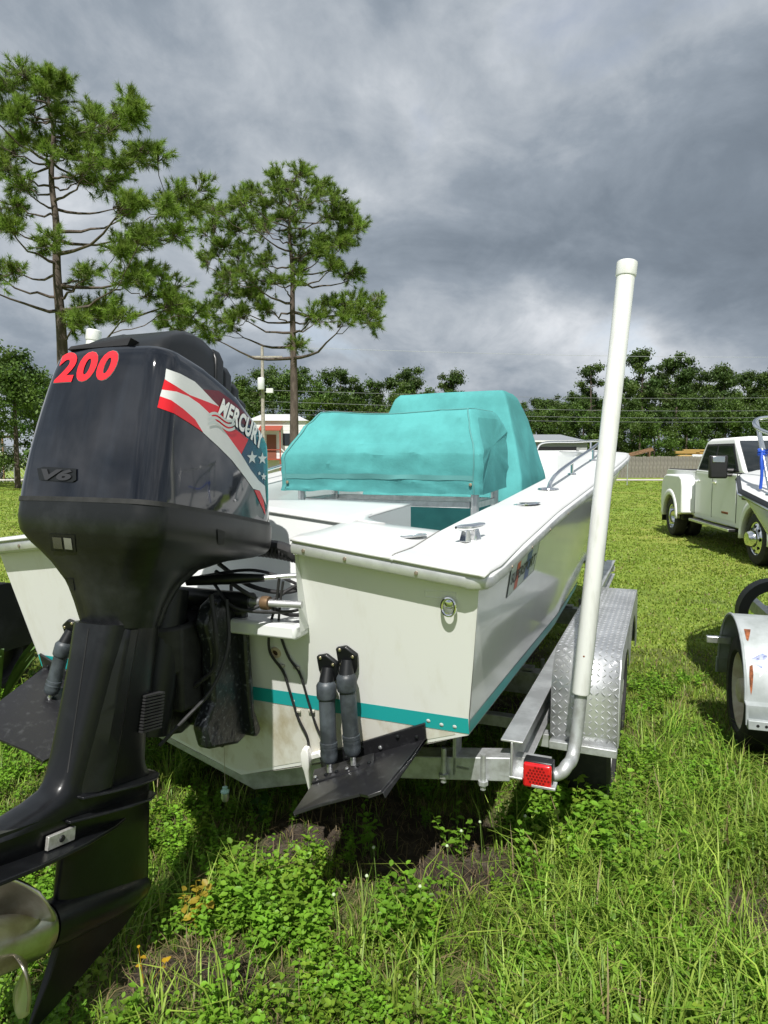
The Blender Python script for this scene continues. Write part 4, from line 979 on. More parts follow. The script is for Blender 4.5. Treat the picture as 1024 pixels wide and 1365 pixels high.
# ================================================================== NEIGHBOURING BOAT AND ITS TRAILER (right edge)
NH = R(17); NM = Matrix.Translation((2.50, 1.1, 0)) @ Matrix.Rotation(-NH, 4, 'Z')
nb = thing('neighbouring_boat', 'white boat at the right edge with a chrome bow rail and black rub strip', 'boat', NM)
def n_zs(y): return interp(y, [0, 1.5, 2.6, 3.4, 3.8, 4.9], [1.15, 1.20, 1.32, 1.45, 1.52, 1.60])
def n_bg(y): return interp(y, [0, 1.5, 2.6, 3.4, 4.0, 4.4, 4.7, 4.86, 4.9], [.80, .85, .93, 1.09, 1.0, .80, .52, .26, 0])
Rn = []
for t in np.linspace(0, 1, 50):
    y = 4.9 * t; k = max(0, (t - .5) / .5); b, z1 = n_bg(y), n_zs(y); zk = .42 + .42 * k ** 2.2; zc_ = .72 + .25 * k ** 1.5; bc = b * lerp(.88, .5, k); r = []
    for s in np.linspace(0, 1, 5): r.append((bc * s, y - .75 * t * t * (1 - (lerp(zk, zc_, s) - zk) / (z1 - zk)), lerp(zk, zc_, s)))
    for s in np.linspace(0, 1, 8)[1:]:
        z = lerp(zc_, z1, s); r.append((lerp(bc, b, s ** (1 + k)), y - .75 * t * t * (1 - (z - zk) / (z1 - zk)), z))
    Rn.append(r)
g = MB()
for sg in (1, -1): g.grid([[(sg * x, y, z) for x, y, z in r] for r in Rn])
g.add([(sg * x, y, z) for sg in (1,) for x, y, z in Rn[0]] + [(-x, y, z) for x, y, z in reversed(Rn[0])], [tuple(range(24))])
obj('hull', g, M_hull, nb, smooth=35)
YN = list(np.linspace(0, 4.9, 50))
g = MB(); g.grid([[(s * n_bg(y), y, n_zs(y) + .035 + .03 * (1 - s * s)) for s in np.linspace(-1, 1, 11)] for y in YN]); obj('deck', g, M_deck, nb, smooth=50)
for sg in (1, -1):
    g = MB(); g.grid([[(sg * (n_bg(y) + a), y + (a if y > 4.6 else 0), n_zs(y) + b) for a, b in ((-.01, -.018), (.018, -.014), (.026, 0), (.020, .016), (.0, .032))] for y in YN]); rs = obj('rub_strip', g, M_satin, nb, smooth=60)
    g = MB(); g.grid([[(sg * (n_bg(y) + .0265 + a), y + (.027 if y > 4.6 else 0), n_zs(y) + b) for a, b in ((-.002, -.006), (.004, 0), (-.002, .008))] for y in YN]); obj('strip_insert', g, M_chrome, rs, smooth=60)
# bow rail with stanchions
def npx(u, v, y): return NM.inverted() @ at_y(u, v, y)
rail = [(-1.0, 3.45, n_zs(3.45) + .44), (-.93, 3.85, n_zs(3.9) + .45), (-.76, 4.2, n_zs(4.25) + .46), (-.52, 4.48, n_zs(4.5) + .46), (-.22, 4.66, n_zs(4.7) + .46), (0, 4.70, n_zs(4.7) + .46)]
g = MB(); full = rail + [(-x, y, z) for x, y, z in reversed(rail[:-1])]; g.tube(spline([(-.92, 2.6, n_zs(2.6) + .04), (-.88, 3.0, n_zs(3) + .36)] + full + [(.88, 3.0, n_zs(3) + .36), (.92, 2.6, n_zs(2.6) + .04)], 8), .0135, 12)
nr = obj('bow_rail', g, M_chrome, nb)
for (bx, by), (tx, ty, tz) in (((-.96, 3.20), rail[0]), ((-.84, 3.75), rail[1]), ((-.50, 4.30), rail[3]), ((.34, 4.42), (.42, 4.55, n_zs(4.5) + .52)), ((.66, 3.95), (.62, 4.25, n_zs(4.25) + .53))):
    g = MB(); b0 = Vector((bx, by, n_zs(by) + .045)); g.tube([b0, (tx, ty, tz)], .0125, 10); g.lathe([(.032, 0), (.03, .008), (.014, .014)], Matrix.Translation(b0), 14); obj('stanchion', g, M_chrome, nr)
st = Vector((-.96, 3.20, n_zs(3.20) + .045)).lerp(Vector(rail[0]), .62); stw = NM @ st
strap = thing('blue_strap', 'bright blue strap knotted round the chrome bow rail', 'strap', Matrix.Translation(stw))
g = MB(); g.tube(spline([(math.cos(a) * .024, math.sin(a) * .024, .0022 * k - .02) for k, a in enumerate(np.linspace(0, 5 * pi, 20))], 2), .009, 8); obj('knot', g, M_rope, strap)
g = MB(); g.tube(spline([(-.02, -.03, 0), (-.03, -.045, -.06), (-.026, -.05, -.14), (-.03, -.048, -.24)], 6), [.010] * 19, 8); obj('tail', g, M_rope, strap)
g = MB(); g.tube(spline([(.02, -.02, .02), (.15, -.05, -.02), (.35, -.1, -.06), (.6, -.15, -.02)], 6), .008, 8); obj('strap_run', g, M_rope, strap)
# trailer
nt_ = thing('neighbouring_trailer', 'galvanised trailer at the right edge with rusty fender and torn star sticker', 'trailer', NM)
NMI = NM.inverted()
fc = NMI @ Vector((2.17, 3.90, 0)); fx, fy = fc.x, fc.y
def arcp(r, a0, a1, n=16): return [(fy + r * math.cos(a), .36 + r * math.sin(a)) for a in np.linspace(a0, a1, n)]
fpn = [(fy - .47, .30), (fy - .46, .40)] + arcp(.42, pi - .12, .12, 20) + [(fy + .46, .40), (fy + .47, .30)]
for sg in (-1, 1):
    cx_ = fx if sg < 0 else -fx
    g = MB(); g.grid([[(cx_ + a, y, z) for a in (-.13, -.127, .127, .13)] for y, z in fpn]); fo = obj('fender', g, M_galvrust, nt_, smooth=45, solid=.005)
    g = MB(); g.tube([(cx_ + sg * .13, y, z) for y, z in fpn], .008, 8); obj('fender_lip', g, M_galvrust, fo)
    g = MB(); g.box((cx_ - .13, fy - .50, .285), (cx_ + .13, fy - .455, .335)); fs = obj('fender_foot', g, M_galvrust, fo, bevel=.004)
    for a in (-.085, -.045):
        g = MB(); g.lathe([(.008, 0), (.001, .001)], frame((cx_ + a, fy - .5015, .31), (0, -1, 0)), 10); obj('bolt_hole', g, M_dark, fs)
    wheel(nt_, cx_ + sg * .0, fy, .335, .20, sg, M_cream, False)
    for x in (cx_ - .002,):
        g = MB(); g.box((min(sg * .70, sg * .76), -.2, .40), (max(sg * .70, sg * .76), 4.9, .50)); obj('frame_rail', g, M_galv, nt_, bevel=.004)
g = MB(); g.box((fx + .06, fy - .03, .30), (-fx - .06, fy + .03, .36)); obj('axle', g, M_galv, nt_, bevel=.004)
g = MB(); g.box((fx - .22, fy + .30, .53), (fx - .08, fy + .34, .57)); obj('fender_bracket', g, M_alu, nt_, bevel=.003)
for sg in (-1, 1):
    g = MB(); g.box((sg * .5 - .05, .2, .60), (sg * .5 + .05, 3.6, .66), Matrix.Translation((0, 0, -.04))); obj('bunk', g, M_rubber, nt_, bevel=.01)
    for y in (.6, 3.3):
        g = MB(); g.box((sg * .48, y - .03, .40), (sg * .52, y + .03, .565)); obj('bunk_post', g, M_galv, nt_)
for y in (.6, 3.3, 4.85):
    g = MB(); g.box((-.70, y - .03, .36), (.70, y + .03, .40)); obj('crossbeam', g, M_galv, nt_, bevel=.004)
# black curved bow stop arm in front of the fender
g = MB(); cpx = NMI @ at_y(1030, 812, 5.0)
g.grid([[(cpx.x + r_ * math.cos(a) * .24, cpx.y + b, cpx.z - .04 + r_ * math.sin(a) * .26) for r_, b in ((1, -.06), (.72, -.06), (.72, .08), (1, .08), (1, -.06))] for a in np.linspace(-.35, pi + .5, 26)]); obj('bow_guide', g, mat('grey_black_plastic', (.045, .045, .047), .6), nt_, smooth=35)
g = MB(); g.tube([(cpx.x + .14, cpx.y, cpx.z - .12), (cpx.x + .5, cpx.y, .42)], .03, 8); obj('bow_guide_post', g, M_galv, nt_)
# fender sticker and rust runs, laid on the fender sheet
fl = [c for c in nt_.children if c.name.startswith('fender') and c.type == 'MESH' and c.name.split('.')[0] == 'fender'][0]
Bf = bvh_of(fl, NM)
def fd(name, pts, off, m): return decal(name, *poly(pts), Bf, NMI, off, m, fl, 6)
z4 = lambda x, y: (940 + x * .2049, 760 + y * .2051)
fd('rust_run', [z4(252, 385), z4(296, 388), z4(292, 415), z4(280, 465), z4(268, 455), z4(258, 415)], .0035, M_rust)
fd('rust_run', [z4(288, 625), z4(308, 615), z4(314, 680), z4(306, 780), z4(298, 815), z4(290, 760), z4(286, 690)], .0035, M_rust)
fd('star_sticker', [z4(292, 600), z4(300, 578), z4(352, 588), z4(352, 552), z4(374, 545), z4(376, 585), z4(405, 560), z4(404, 640), z4(380, 640), z4(372, 640), z4(340, 622)], .0035, M_bluedec)
fd('star_sticker', [z4(345, 590), z4(385, 590), z4(404, 575), z4(404, 655), z4(385, 660), z4(352, 698), z4(372, 640), z4(378, 615)], .0048, mat('sticker_white', (.75, .77, .8), .4))

# dark trailer just showing in the gap left of the hull
DM = Matrix.Translation((-2.80, 4.75, 0)) @ Matrix.Rotation(R(-20), 4, 'Z')
dt = thing('dark_trailer', 'black trailer fender and tyre in the dark gap at the left edge', 'trailer', DM)
wheel(dt, 0, 0, .34, .20, 1, M_truckblk, False)
dfp = [(-.46, .34)] + [(.46 * math.cos(a), .36 + .46 * math.sin(a)) for a in np.linspace(pi, 0, 16)] + [(.46, .34)]
g = MB(); g.grid([[(a, y, z) for a in (-.14, .14)] for y, z in dfp]); fo = obj('fender', g, M_satin, dt, smooth=45, solid=.006)
g = MB(); g.prism(dfp, .136, .142, Matrix(((0, 0, 1, 0), (1, 0, 0, 0), (0, 1, 0, 0), (0, 0, 0, 1)))); obj('fender_side', g, M_satin, fo)
g = MB(); g.box((-1.3, -.04, .30), (-.08, .04, .37)); obj('axle', g, M_satin, dt, bevel=.005)
g = MB(); g.box((-.33, -1.2, .40), (-.23, 2.6, .50)); obj('frame_rail', g, M_satin, dt, bevel=.005)
# ================================================================== PICKUP TRUCK
tr_r, tr_f = Vector((6.42, 14.9, 0)), Vector((5.86, 10.75, 0))
dv = (tr_f - tr_r).normalized(); WB = (tr_f - tr_r).length
TM = Matrix.Translation(tr_r) @ Matrix.Rotation(math.atan2(dv.y, dv.x), 4, 'Z') @ Matrix.Translation((0, 1.02, 0))
truck = thing('pickup_truck', 'white crew cab pickup truck with dual rear wheels parked on the grass', 'pickup truck', TM)
XZ = Matrix(((1, 0, 0, 0), (0, 0, -1, 0), (0, 1, 0, 0), (0, 0, 0, 1)))      # polygon xy -> xz, extrude along -y..+y
def side_arch(cx, r, n=12): return [(cx + r * math.cos(a), .42 + r * math.sin(a)) for a in np.linspace(pi, 0, n)]
bedp = [(-1.22, .62), (-1.25, .80), (-1.25, 1.40), (-1.20, 1.43), (1.02, 1.43), (1.02, .52), (.50, .52)] + side_arch(0, .50)[::-1] + [(-.50, .55)]
g = MB(); g.prism(bedp, -.93, .93, XZ); obj('bed', g, M_truck, truck, bevel=.018, smooth=35)
g = MB(); g.box((-1.12, -.78, 1.431), (.96, .78, 1.436)); obj('bed_floor', g, M_truckblk, truck)
g = MB(); g.box((-1.18, -.90, 1.432), (1.0, -.83, 1.452)); g.box((-1.18, .83, 1.432), (1.0, .90, 1.452)); obj('bed_rail_cap', g, M_truckblk, truck, bevel=.008)
cabp = [(1.06, .50), (1.05, 1.42), (1.10, 1.46), (3.30, 1.42), (3.42, 1.40), (4.75, 1.30), (5.02, 1.20), (5.06, .80), (5.0, .60), (WB + .55, .55)] + side_arch(WB, .53)[::-1] + [(WB - .56, .50)]
g = MB(); g.prism(cabp, -.985, .985, XZ); obj('cab_body', g, M_truck, truck, bevel=.025, smooth=35)
# greenhouse
g = MB(); lev = [(1.44, 1.04, 3.52, .965), (1.75, 1.20, 3.18, .925), (2.0, 1.36, 2.86, .88), (2.06, 1.46, 2.74, .83), (2.085, 1.5, 2.5, .5)]
g.loft([[(x, y, z) for x, y in ((x0, -w_), (x1, -w_), (x1, w_), (x0, w_))] for z, x0, x1, w_ in lev]); obj('cab_roof', g, M_truck, truck, bevel=.035, segs=3, smooth=35)
def gy(z): return interp(z, [1.44, 1.75, 2.0], [.965, .925, .88]) + .006
def pane(name, pts, sg, m=M_glass, par=truck, extra=0.):
    g = MB(); g.v = [(x, sg * (gy(z) + extra), z) for x, z in pts]; g.f = [tuple(range(len(pts)))]; return obj(name, g, m, par, solid=.006, smooth=0)
for sg in (-1, 1):
    pane('window_surround', [(1.16, 1.45), (3.32, 1.45), (2.84, 1.95), (1.44, 1.96)], sg, M_truckblk, extra=-.001)
    pane('window', [(1.24, 1.48), (2.04, 1.48), (2.04, 1.92), (1.49, 1.92)], sg, extra=.006)
    pane('window', [(2.13, 1.48), (3.22, 1.48), (2.81, 1.91), (2.13, 1.92)], sg, extra=.006)
    for x0, x1 in ((1.10, 2.06), (2.10, 3.28)):
        g = MB(); y = sg * .988
        pl_ = [(x0, .60), (x1, .60), (x1, 1.40), (x0, 1.40)]; g.prism(pl_, -y - .004, -y + .004, XZ); d_ = obj('door', g, M_truck, truck, bevel=.003)
        g = MB(); g.box((x0 + .05, y - .03, 1.22), (x0 + .22, y + .03, 1.26)); obj('door_handle', g, M_chrome, d_, bevel=.008)
    for xg in (1.08, 2.08, 3.30):
        g = MB(); g.box((xg - .008, min(sg * .98, sg * .9895), .58), (xg + .008, max(sg * .98, sg * .9895), 1.42)); obj('shut_line', g, M_dark, truck)
    g = MB(); g.box((1.10, min(sg * .90, sg * 1.10), .42), (3.30, max(sg * .90, sg * 1.10), .48)); obj('running_board', g, M_truckblk, truck, bevel=.015)
    g = MB(); g.box((1.10, min(sg * 1.09, sg * 1.105), .43), (3.30, max(sg * 1.09, sg * 1.105), .475)); obj('step_trim', g, M_alu, truck, bevel=.004)
    # dually flare: a boxy pod with a round arch
    fo_ = [(-.66, .52), (-.72, .80), (-.68, 1.12), (-.55, 1.28), (-.35, 1.335), (.62, 1.335), (.80, 1.27), (.86, 1.10), (.86, .55), (.50, .50)] + side_arch(0, .50)[::-1][1:-1] + [(-.50, .50)]
    g = MB(); g.prism(fo_, min(-sg * .90, -sg * 1.19), max(-sg * .90, -sg * 1.19), XZ); obj('rear_flare', g, M_truck, truck, bevel=.035, segs=3, smooth=35)
    ring = [[(r_ * math.cos(a), sg * yy, .42 + r_ * math.sin(a)) for r_, yy in ((.49, 1.10), (.49, 1.195), (.53, 1.212), (.585, 1.20), (.60, 1.185))] for a in np.linspace(pi, 0, 20)]
    g = MB(); g.grid(ring); obj('arch_lip', g, M_truck, truck, smooth=60, solid=.01)
    ring = []
    for a in np.linspace(pi + .1, -.1, 20):
        c, s = math.cos(a), math.sin(a); ring.append([(WB + r_ * c, sg * yy, .42 + r_ * s) for r_, yy in ((.52, .93), (.52, 1.03), (.56, 1.045), (.62, 1.03), (.66, .98))])
    g = MB(); g.grid(ring); obj('front_flare', g, M_truck, truck, smooth=60, solid=.01)
    # mirror
    g = MB(); g.box((3.02, min(sg * 1.08, sg * 1.38), 1.34), (3.13, max(sg * 1.08, sg * 1.38), 1.74)); mi = obj('tow_mirror', g, M_truckblk, truck, bevel=.03)
    g = MB(); g.box((3.12, min(sg * 1.14, sg * 1.34), 1.62), (3.142, max(sg * 1.14, sg * 1.34), 1.72)); obj('mirror_glint_cap', g, M_chrome, mi, bevel=.005)
    g = MB(); g.tube([(3.05, sg * .93, 1.48), (3.03, sg * 1.12, 1.48)], .035, 8); g.tube([(3.05, sg * .93, 1.40), (3.03, sg * 1.12, 1.40)], .03, 8); obj('mirror_arm', g, M_truckblk, mi)
    pane('mirror_glass', [(0, 0)], sg) if False else None
    g = MB(); g.box((3.55, min(sg * .985, sg * .998), 1.0), (3.80, max(sg * .985, sg * .998), 1.30)); obj('fender_vent', g, M_truckblk, truck, bevel=.006)
    g = MB(); g.box((2.62, min(sg * .99, sg * .996), .70), (2.95, max(sg * .99, sg * .996), .74)); obj('door_badge', g, M_rust, truck, bevel=.002)
    g = MB(); g.box((-.62, min(sg * .85, sg * 1.18), .28), (-.58, max(sg * .85, sg * 1.18), .72)); obj('mud_flap', g, M_truckblk, truck)
    g = MB(); g.box((.56, min(sg * .88, sg * 1.1), .40), (.66, max(sg * .88, sg * 1.1), .78)); obj('flare_guard', g, M_truckblk, truck, bevel=.02)
g = MB(); g.grid([[(x, t * w_, z) for t in (-1, 1)] for x, z, w_ in ((3.505, 1.46, .90), (3.19, 1.752, .87), (2.885, 1.985, .83))]); ws = obj('windshield', g.xf(Matrix.Translation((.012, 0, .012))), M_glass, truck, solid=.006)
g = MB(); g.box((5.03, -.80, .72), (5.10, .80, 1.12)); obj('grille', g, M_truckblk, truck, bevel=.03)
g = MB(); g.box((4.98, -.98, .45), (5.18, .98, .66)); obj('front_bumper', g, M_chrome, truck, bevel=.04)
g = MB(); g.box((-1.42, -.95, .52), (-1.24, .95, .68)); obj('rear_bumper', g, M_chrome, truck, bevel=.03)
for sg in (-1, 1):
    g = MB(); g.box((4.98, sg * .82 - .12, .90), (5.08, sg * .82 + .12, 1.14)); obj('headlight', g, M_glass, truck, bevel=.03)
    g = MB(); g.box((-1.27, sg * .86 - .06, .95), (-1.235, sg * .86 + .06, 1.36)); obj('tail_light', g, M_redlens, truck, bevel=.01)
g = MB(); g.box((-1.1, -.55, .40), (WB + .4, .55, .56)); obj('chassis', g, M_truckblk, truck, bevel=.03)
def twheel(x, y, sg, dish):
    W = thing('wheel', None, None); W.parent = truck; r, h = .42, .125
    M_ = Matrix.Translation((x, y, r)) @ Matrix.Rotation(-pi / 2 * sg, 4, 'X')
    g = MB(); g.lathe([(r * .62, -h * .8), (r * .66, -h), (r * .86, -h * 1.03), (r * .96, -h * .88), (r, -h * .62), (r, h * .62), (r * .96, h * .88), (r * .86, h * 1.03), (r * .66, h), (r * .62, h * .8)], M_, 44, caps=False); obj('tyre', g, M_tyre, W, smooth=35)
    if dish > 0: pr = [(r * .63, h * .85), (r * .58, h * .80), (r * .50, h * .95), (r * .40, h * 1.05), (r * .32, h * 1.1), (r * .30, h * 1.7), (r * .24, h * 2.0), (r * .12, h * 2.05), (.001, h * 2.05)]
    else: pr = [(r * .63, h * .85), (r * .58, h * .8), (r * .54, -h * .3), (r * .42, -h * .75), (r * .22, -h * .75), (r * .20, -h * .1), (.001, -h * .1)]
    g = MB(); g.lathe(pr, M_, 36, caps=False); g.lathe([(r * .63, -h * .8), (.001, -h * .78)], M_, 20, caps=False); ri = obj('rim', g, M_chrome, W, smooth=35)
    for k in range(8):
        a = 2 * pi * k / 8; g = MB(); z_ = h * 1.02 if dish > 0 else -h * .55
        g.lathe([(.028, 0), (.026, .006), (.001, .007)], M_ @ Matrix.Translation((math.cos(a) * r * .46, math.sin(a) * r * .46, z_)), 10); obj('rim_hole', g, M_dark, ri)
for sg in (-1, 1):
    twheel(WB, sg * .88, sg, 1); twheel(0, sg * 1.02, sg, -1); twheel(0, sg * .72, sg, -1)

# ================================================================== BUILDINGS, FENCES, POLES
fy_ = 58.0
fence = thing('board_fence', 'weathered grey board fence along the back of the field on the right', 'fence', Matrix.Translation((ux(800, fy_), fy_, 0)))
pb = MB(); pb.box((0, 0, 0), (.29, .022, 1.80)); pb_me = None
rf = random.Random(3); nx = 0; x = -12.0
while x < 20.5:
    if pb_me is None:
        o = obj('board', pb, M_wood, fence, bevel=0, smooth=0); pb_me = o.data
    else:
        o = bpy.data.objects.new('board', pb_me); COL.objects.link(o); o.parent = fence
    o.location = (x, rf.uniform(0, .012), rf.uniform(-.03, .03)); o.scale = (1, 1, 1 + rf.uniform(-.02, .02)); x += .305
g = MB()
for k in range(12):
    g = MB(); g.box((-12 + k * 2.9, .03, 0), (-11.9 + k * 2.9, .13, 1.78)); obj('post', g, M_wood, fence)
for z in (.35, 1.45):
    g = MB(); g.box((-12, .025, z), (20.5, .065, z + .09)); obj('rail', g, M_wood, fence)
def house(name, label, u0, u1, vt, ve, y, depth, wallm, roofm, over=.3, gable=False):
    x0, x1 = ux(u0, y), ux(u1, y); ze, zt = vz(ve, y), vz(vt, y)
    h = thing(name, label, 'building', Matrix.Translation(((x0 + x1) / 2, y, 0))); hw = (x1 - x0) / 2
    g = MB(); g.box((-hw + over, 0, 0), (hw - over, depth, ze)); obj('wall', g, wallm, h)
    g = MB()
    g.loft([[(-hw, -over, ze), (-hw + .6 * (not gable), depth / 2, zt), (-hw, depth + over, ze)], [(hw, -over, ze), (hw - 1.6 * (not gable), depth / 2, zt), (hw, depth + over, ze)]]); obj('roof', g, roofm, h, smooth=0)
    return h, hw, ze
sh, hw, ze = house('grey_shed', 'low grey metal roofed shed beyond the boat bow', 655, 786, 577, 589, 62, 9, M_shed, M_shedroof)
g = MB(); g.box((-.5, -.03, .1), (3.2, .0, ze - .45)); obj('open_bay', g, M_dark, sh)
g = MB(); g.box((-hw, -.36, ze - .02), (hw, -.28, ze + .12)); obj('gutter', g, M_white, sh)
ho, hw, ze = house('white_house', 'small white house with red awning seen past the motor', 330, 412, 548, 561, 57, 8, M_house, mat('pale_roof', (.50, .51, .50), .7), .25)
for k in range(14):
    g = MB(); z = .35 + k * .3
    if z < ze - .1: g.box((-hw + .26, -.02, z), (hw - .26, -.004, z + .28)); obj('siding_board', g, M_house, ho)
xw = ux(385, 57) - ho.location.x
g = MB(); g.box((xw - .45, -.06, 2.7), (xw + .35, -.025, 3.7)); w_ = obj('window', g, M_glass, ho)
xa = ux(366, 57) - ho.location.x
g = MB(); g.loft([[(xa - 1.1, -.03, 4.35), (xa + .75, -.03, 4.35), (xa + .75, -.03, 4.28), (xa - 1.1, -.03, 4.28)], [(xa - 1.1, -1.3, 3.95), (xa + .75, -1.3, 3.95), (xa + .75, -1.3, 3.88), (xa - 1.1, -1.3, 3.88)]]); obj('awning', g, M_awning, ho)
g = MB(); g.box((xa - 1.0, -1.25, 1.5), (xa + .75, -.05, 1.62)); obj('porch_deck', g, M_awning, ho)
for px_ in (xa - .95, xa + .65):
    g = MB(); g.box((px_, -1.22, 0), (px_ + .09, -1.12, 3.9)); obj('porch_post', g, M_awning, ho)
g = MB(); g.box((xa - .9, -1.2, 2.3), (xa + .7, -1.14, 2.38)); obj('porch_rail', g, M_awning, ho)
g = MB(); g.tube([(xa + .75, -1.1, 2.4), (xa + 2.3, -1.1, .9)], .05, 6); g.tube([(xa + .75, -1.1, 1.5), (xa + 2.3, -1.1, .0)], .07, 6); obj('stair_rail', g, M_house, ho)
g = MB(); g.box((xa - .6, -.05, 1.62), (xa + .2, -.025, 3.6)); obj('door', g, mat('brown_door', (.2, .07, .04), .6), ho)
# utility pole and lines
py_ = 48.0; pxp = ux(352, py_); ptop = vz(462, py_)
up_ = thing('utility_pole', 'grey utility pole with transformer and street light behind the motor', 'utility pole', Matrix.Translation((pxp, py_, 0)))
g = MB(); g.tube([(0, 0, -.1), (0, 0, ptop)], [.16, .10], 10); obj('pole', g, mat('pole_wood', (.34, .31, .27), .85, var=.2), up_)
g = MB(); g.lathe([(.22, 0), (.24, .05), (.24, .75), (.2, .82), (.05, .84)], Matrix.Translation((-.05, -.32, vz(520, py_))), 16); obj('transformer', g, mat('pale_grey_paint', (.6, .62, .62), .5), up_)
g = MB(); g.box((.3, -.3, vz(524, py_)), (.75, .1, vz(518, py_))); g.tube([(0, 0, vz(523, py_)), (.4, -.1, vz(522, py_))], .03, 6); obj('lamp_head', g, M_house, up_)
g = MB(); g.box((-1.0, -.05, ptop - .75), (1.4, .05, ptop - .64)); obj('crossarm', g, mat('pole_wood', (.34, .31, .27), .85), up_)
for i, (v0, v1) in enumerate(((520, 525), (535, 543), (545, 552), (552, 558))):
    a = Vector((pxp, py_, vz(v0, py_))); b = at_y(1250, v1, 66)
    if i == 3: a = at_y(380, v0, 60)
    g = MB(); pts = [a.lerp(b, t) - Vector((0, 0, 1.0 * math.sin(pi * t) * .5)) for t in np.linspace(0, 1, 16)]
    g.tube(pts, .013, 5)
    obj('power_line', g, mat('wire_grey', (.20, .21, .22), .6), None, label=['topmost power line crossing the tree line', 'second power line from the top crossing the trees', 'third power line from the top crossing the trees', 'lowest power line crossing the trees'][i], cat='power line', group='power lines across the field')
for i, (v0, v1) in enumerate(((462, 474),)):
    a = Vector((pxp, py_, vz(v0, py_))); b = at_y(1250, v1, 70); g = MB(); g.tube([a.lerp(b, t) - Vector((0, 0, .4 * math.sin(pi * t))) for t in np.linspace(0, 1, 12)], .014, 5)
    obj('power_line', g, mat('wire_pale', (.40, .42, .44), .6), None, label='faint power line high against the clouds', cat='power line', group='power lines across the field')
# yellow machine, lumber rack behind the fence; thin field post
ym = thing('yellow_machine', 'yellow machine boom and pale bales showing over the board fence', 'machine', Matrix.Translation((ux(922, 63), 63, 0)))
for k, (a, b, c, d, h) in enumerate(((-1.6, .6, 2.05, 2.3, .3), (-.9, 1.9, 2.25, 2.45, .25), (.2, 2.2, 2.02, 2.2, .3))):
    g = MB(); g.box((a, -.15, c), (b, .15, d)); obj('boom', g, M_yellow, ym, bevel=.03)
g = MB(); g.box((-1.4, -.5, .5), (2.0, .5, 1.95)); obj('machine_body', g, M_yellow, ym, bevel=.1)
g = MB(); g.box((-.4, -.9, 1.5), (2.2, -.6, 1.98)); obj('bale_cover', g, M_house, ym, bevel=.1)
for sx_ in (-1, 1.4):
    g = MB(); g.lathe([(.5, -.6), (.5, .6)], Matrix.Translation((sx_, 0, .5)) @ Matrix.Rotation(pi / 2, 4, 'X'), 20); obj('machine_wheel', g, M_tyre, ym, bevel=.05)
lr = thing('lumber_rack', 'slanted stack of brown lumber on a rack beyond the bow', 'lumber', Matrix.Translation((ux(850, 60), 60, 0)))
for k in range(4):
    g = MB(); g.box((-1.25, -.2 + .1 * k, 0), (1.3, -.11 + .1 * k, .10), Matrix.Translation((0, 0, 1.98 + .07 * k)) @ Matrix.Rotation(-.25, 4, 'Y')); obj('plank', g, M_lumber, lr)
for x_ in (-.9, .9):
    g = MB(); g.box((x_ - .05, -.25, 0), (x_ + .05, .25, 2.02 + .25 * x_)); obj('rack_leg', g, M_lumber, lr)
fpst = MB(); fpst.tube([(0, 0, 0), (0, 0, 1.4)], .035, 8); o = obj('field_post', fpst, M_galv, None, label='thin grey steel post standing alone before the board fence', cat='post'); o.location = (ux(836, 42), 42, 0)
# far left: chain link fence and white work truck
cf = thing('chain_link_fence', 'chain link fence at the far left beyond the sand road', 'fence', Matrix.Translation((ux(20, 46), 46, 0)))
for k in range(6):
    g = MB(); g.tube([(-9 + k * 3, 0, 0), (-9 + k * 3, 0, 2.6)], .045, 8); obj('post', g, M_galv, cf)
g = MB(); g.tube([(-9, 0, 2.45), (6, 0, 2.45)], .035, 6); obj('top_rail', g, M_galv, cf)
g = MB()
for k in range(60):
    x_ = -9 + k * .25
    g.tube([(x_, 0, .05), (x_ + 2.0, 0, 2.4)], .006, 3, caps=False); g.tube([(x_ + 2.0, .01, .05), (x_, .01, 2.4)], .006, 3, caps=False)
obj('mesh_wire', g, M_galv, cf, kind='stuff')
wt = thing('work_truck', 'white work truck cab at the left edge of the field', 'truck', Matrix.Translation((ux(-6, 55), 55, 0)))
g = MB(); g.prism([(-1.4, .6), (-1.4, 2.9), (-1.1, 3.1), (.2, 3.1), (.65, 2.2), (1.2, 2.0), (1.25, .6)], -1, 1, XZ); obj('cab', g, M_truck, wt, bevel=.06)
g = MB(); g.prism([(-.75, 2.1), (-.75, 2.9), (.1, 2.9), (.45, 2.2)], 1.0, 1.02, XZ); obj('window', g, M_glass, wt)
for x_ in (-.8, .75):
    g = MB(); g.lathe([(.5, -.12), (.5, .12)], Matrix.Translation((x_, -.95, .5)) @ Matrix.Rotation(pi / 2, 4, 'X'), 20); obj('wheel', g, M_tyre, wt, bevel=.04)
g = MB(); g.box((-1.6, -1.1, 3.3), (1.6, 1.1, 3.45)); g.box((1.2, -1.0, 0), (1.3, -.9, 3.3)); g.box((-1.3, -1.0, 0), (-1.2, -.9, 3.3)); obj('canopy', g, M_lumber, wt)

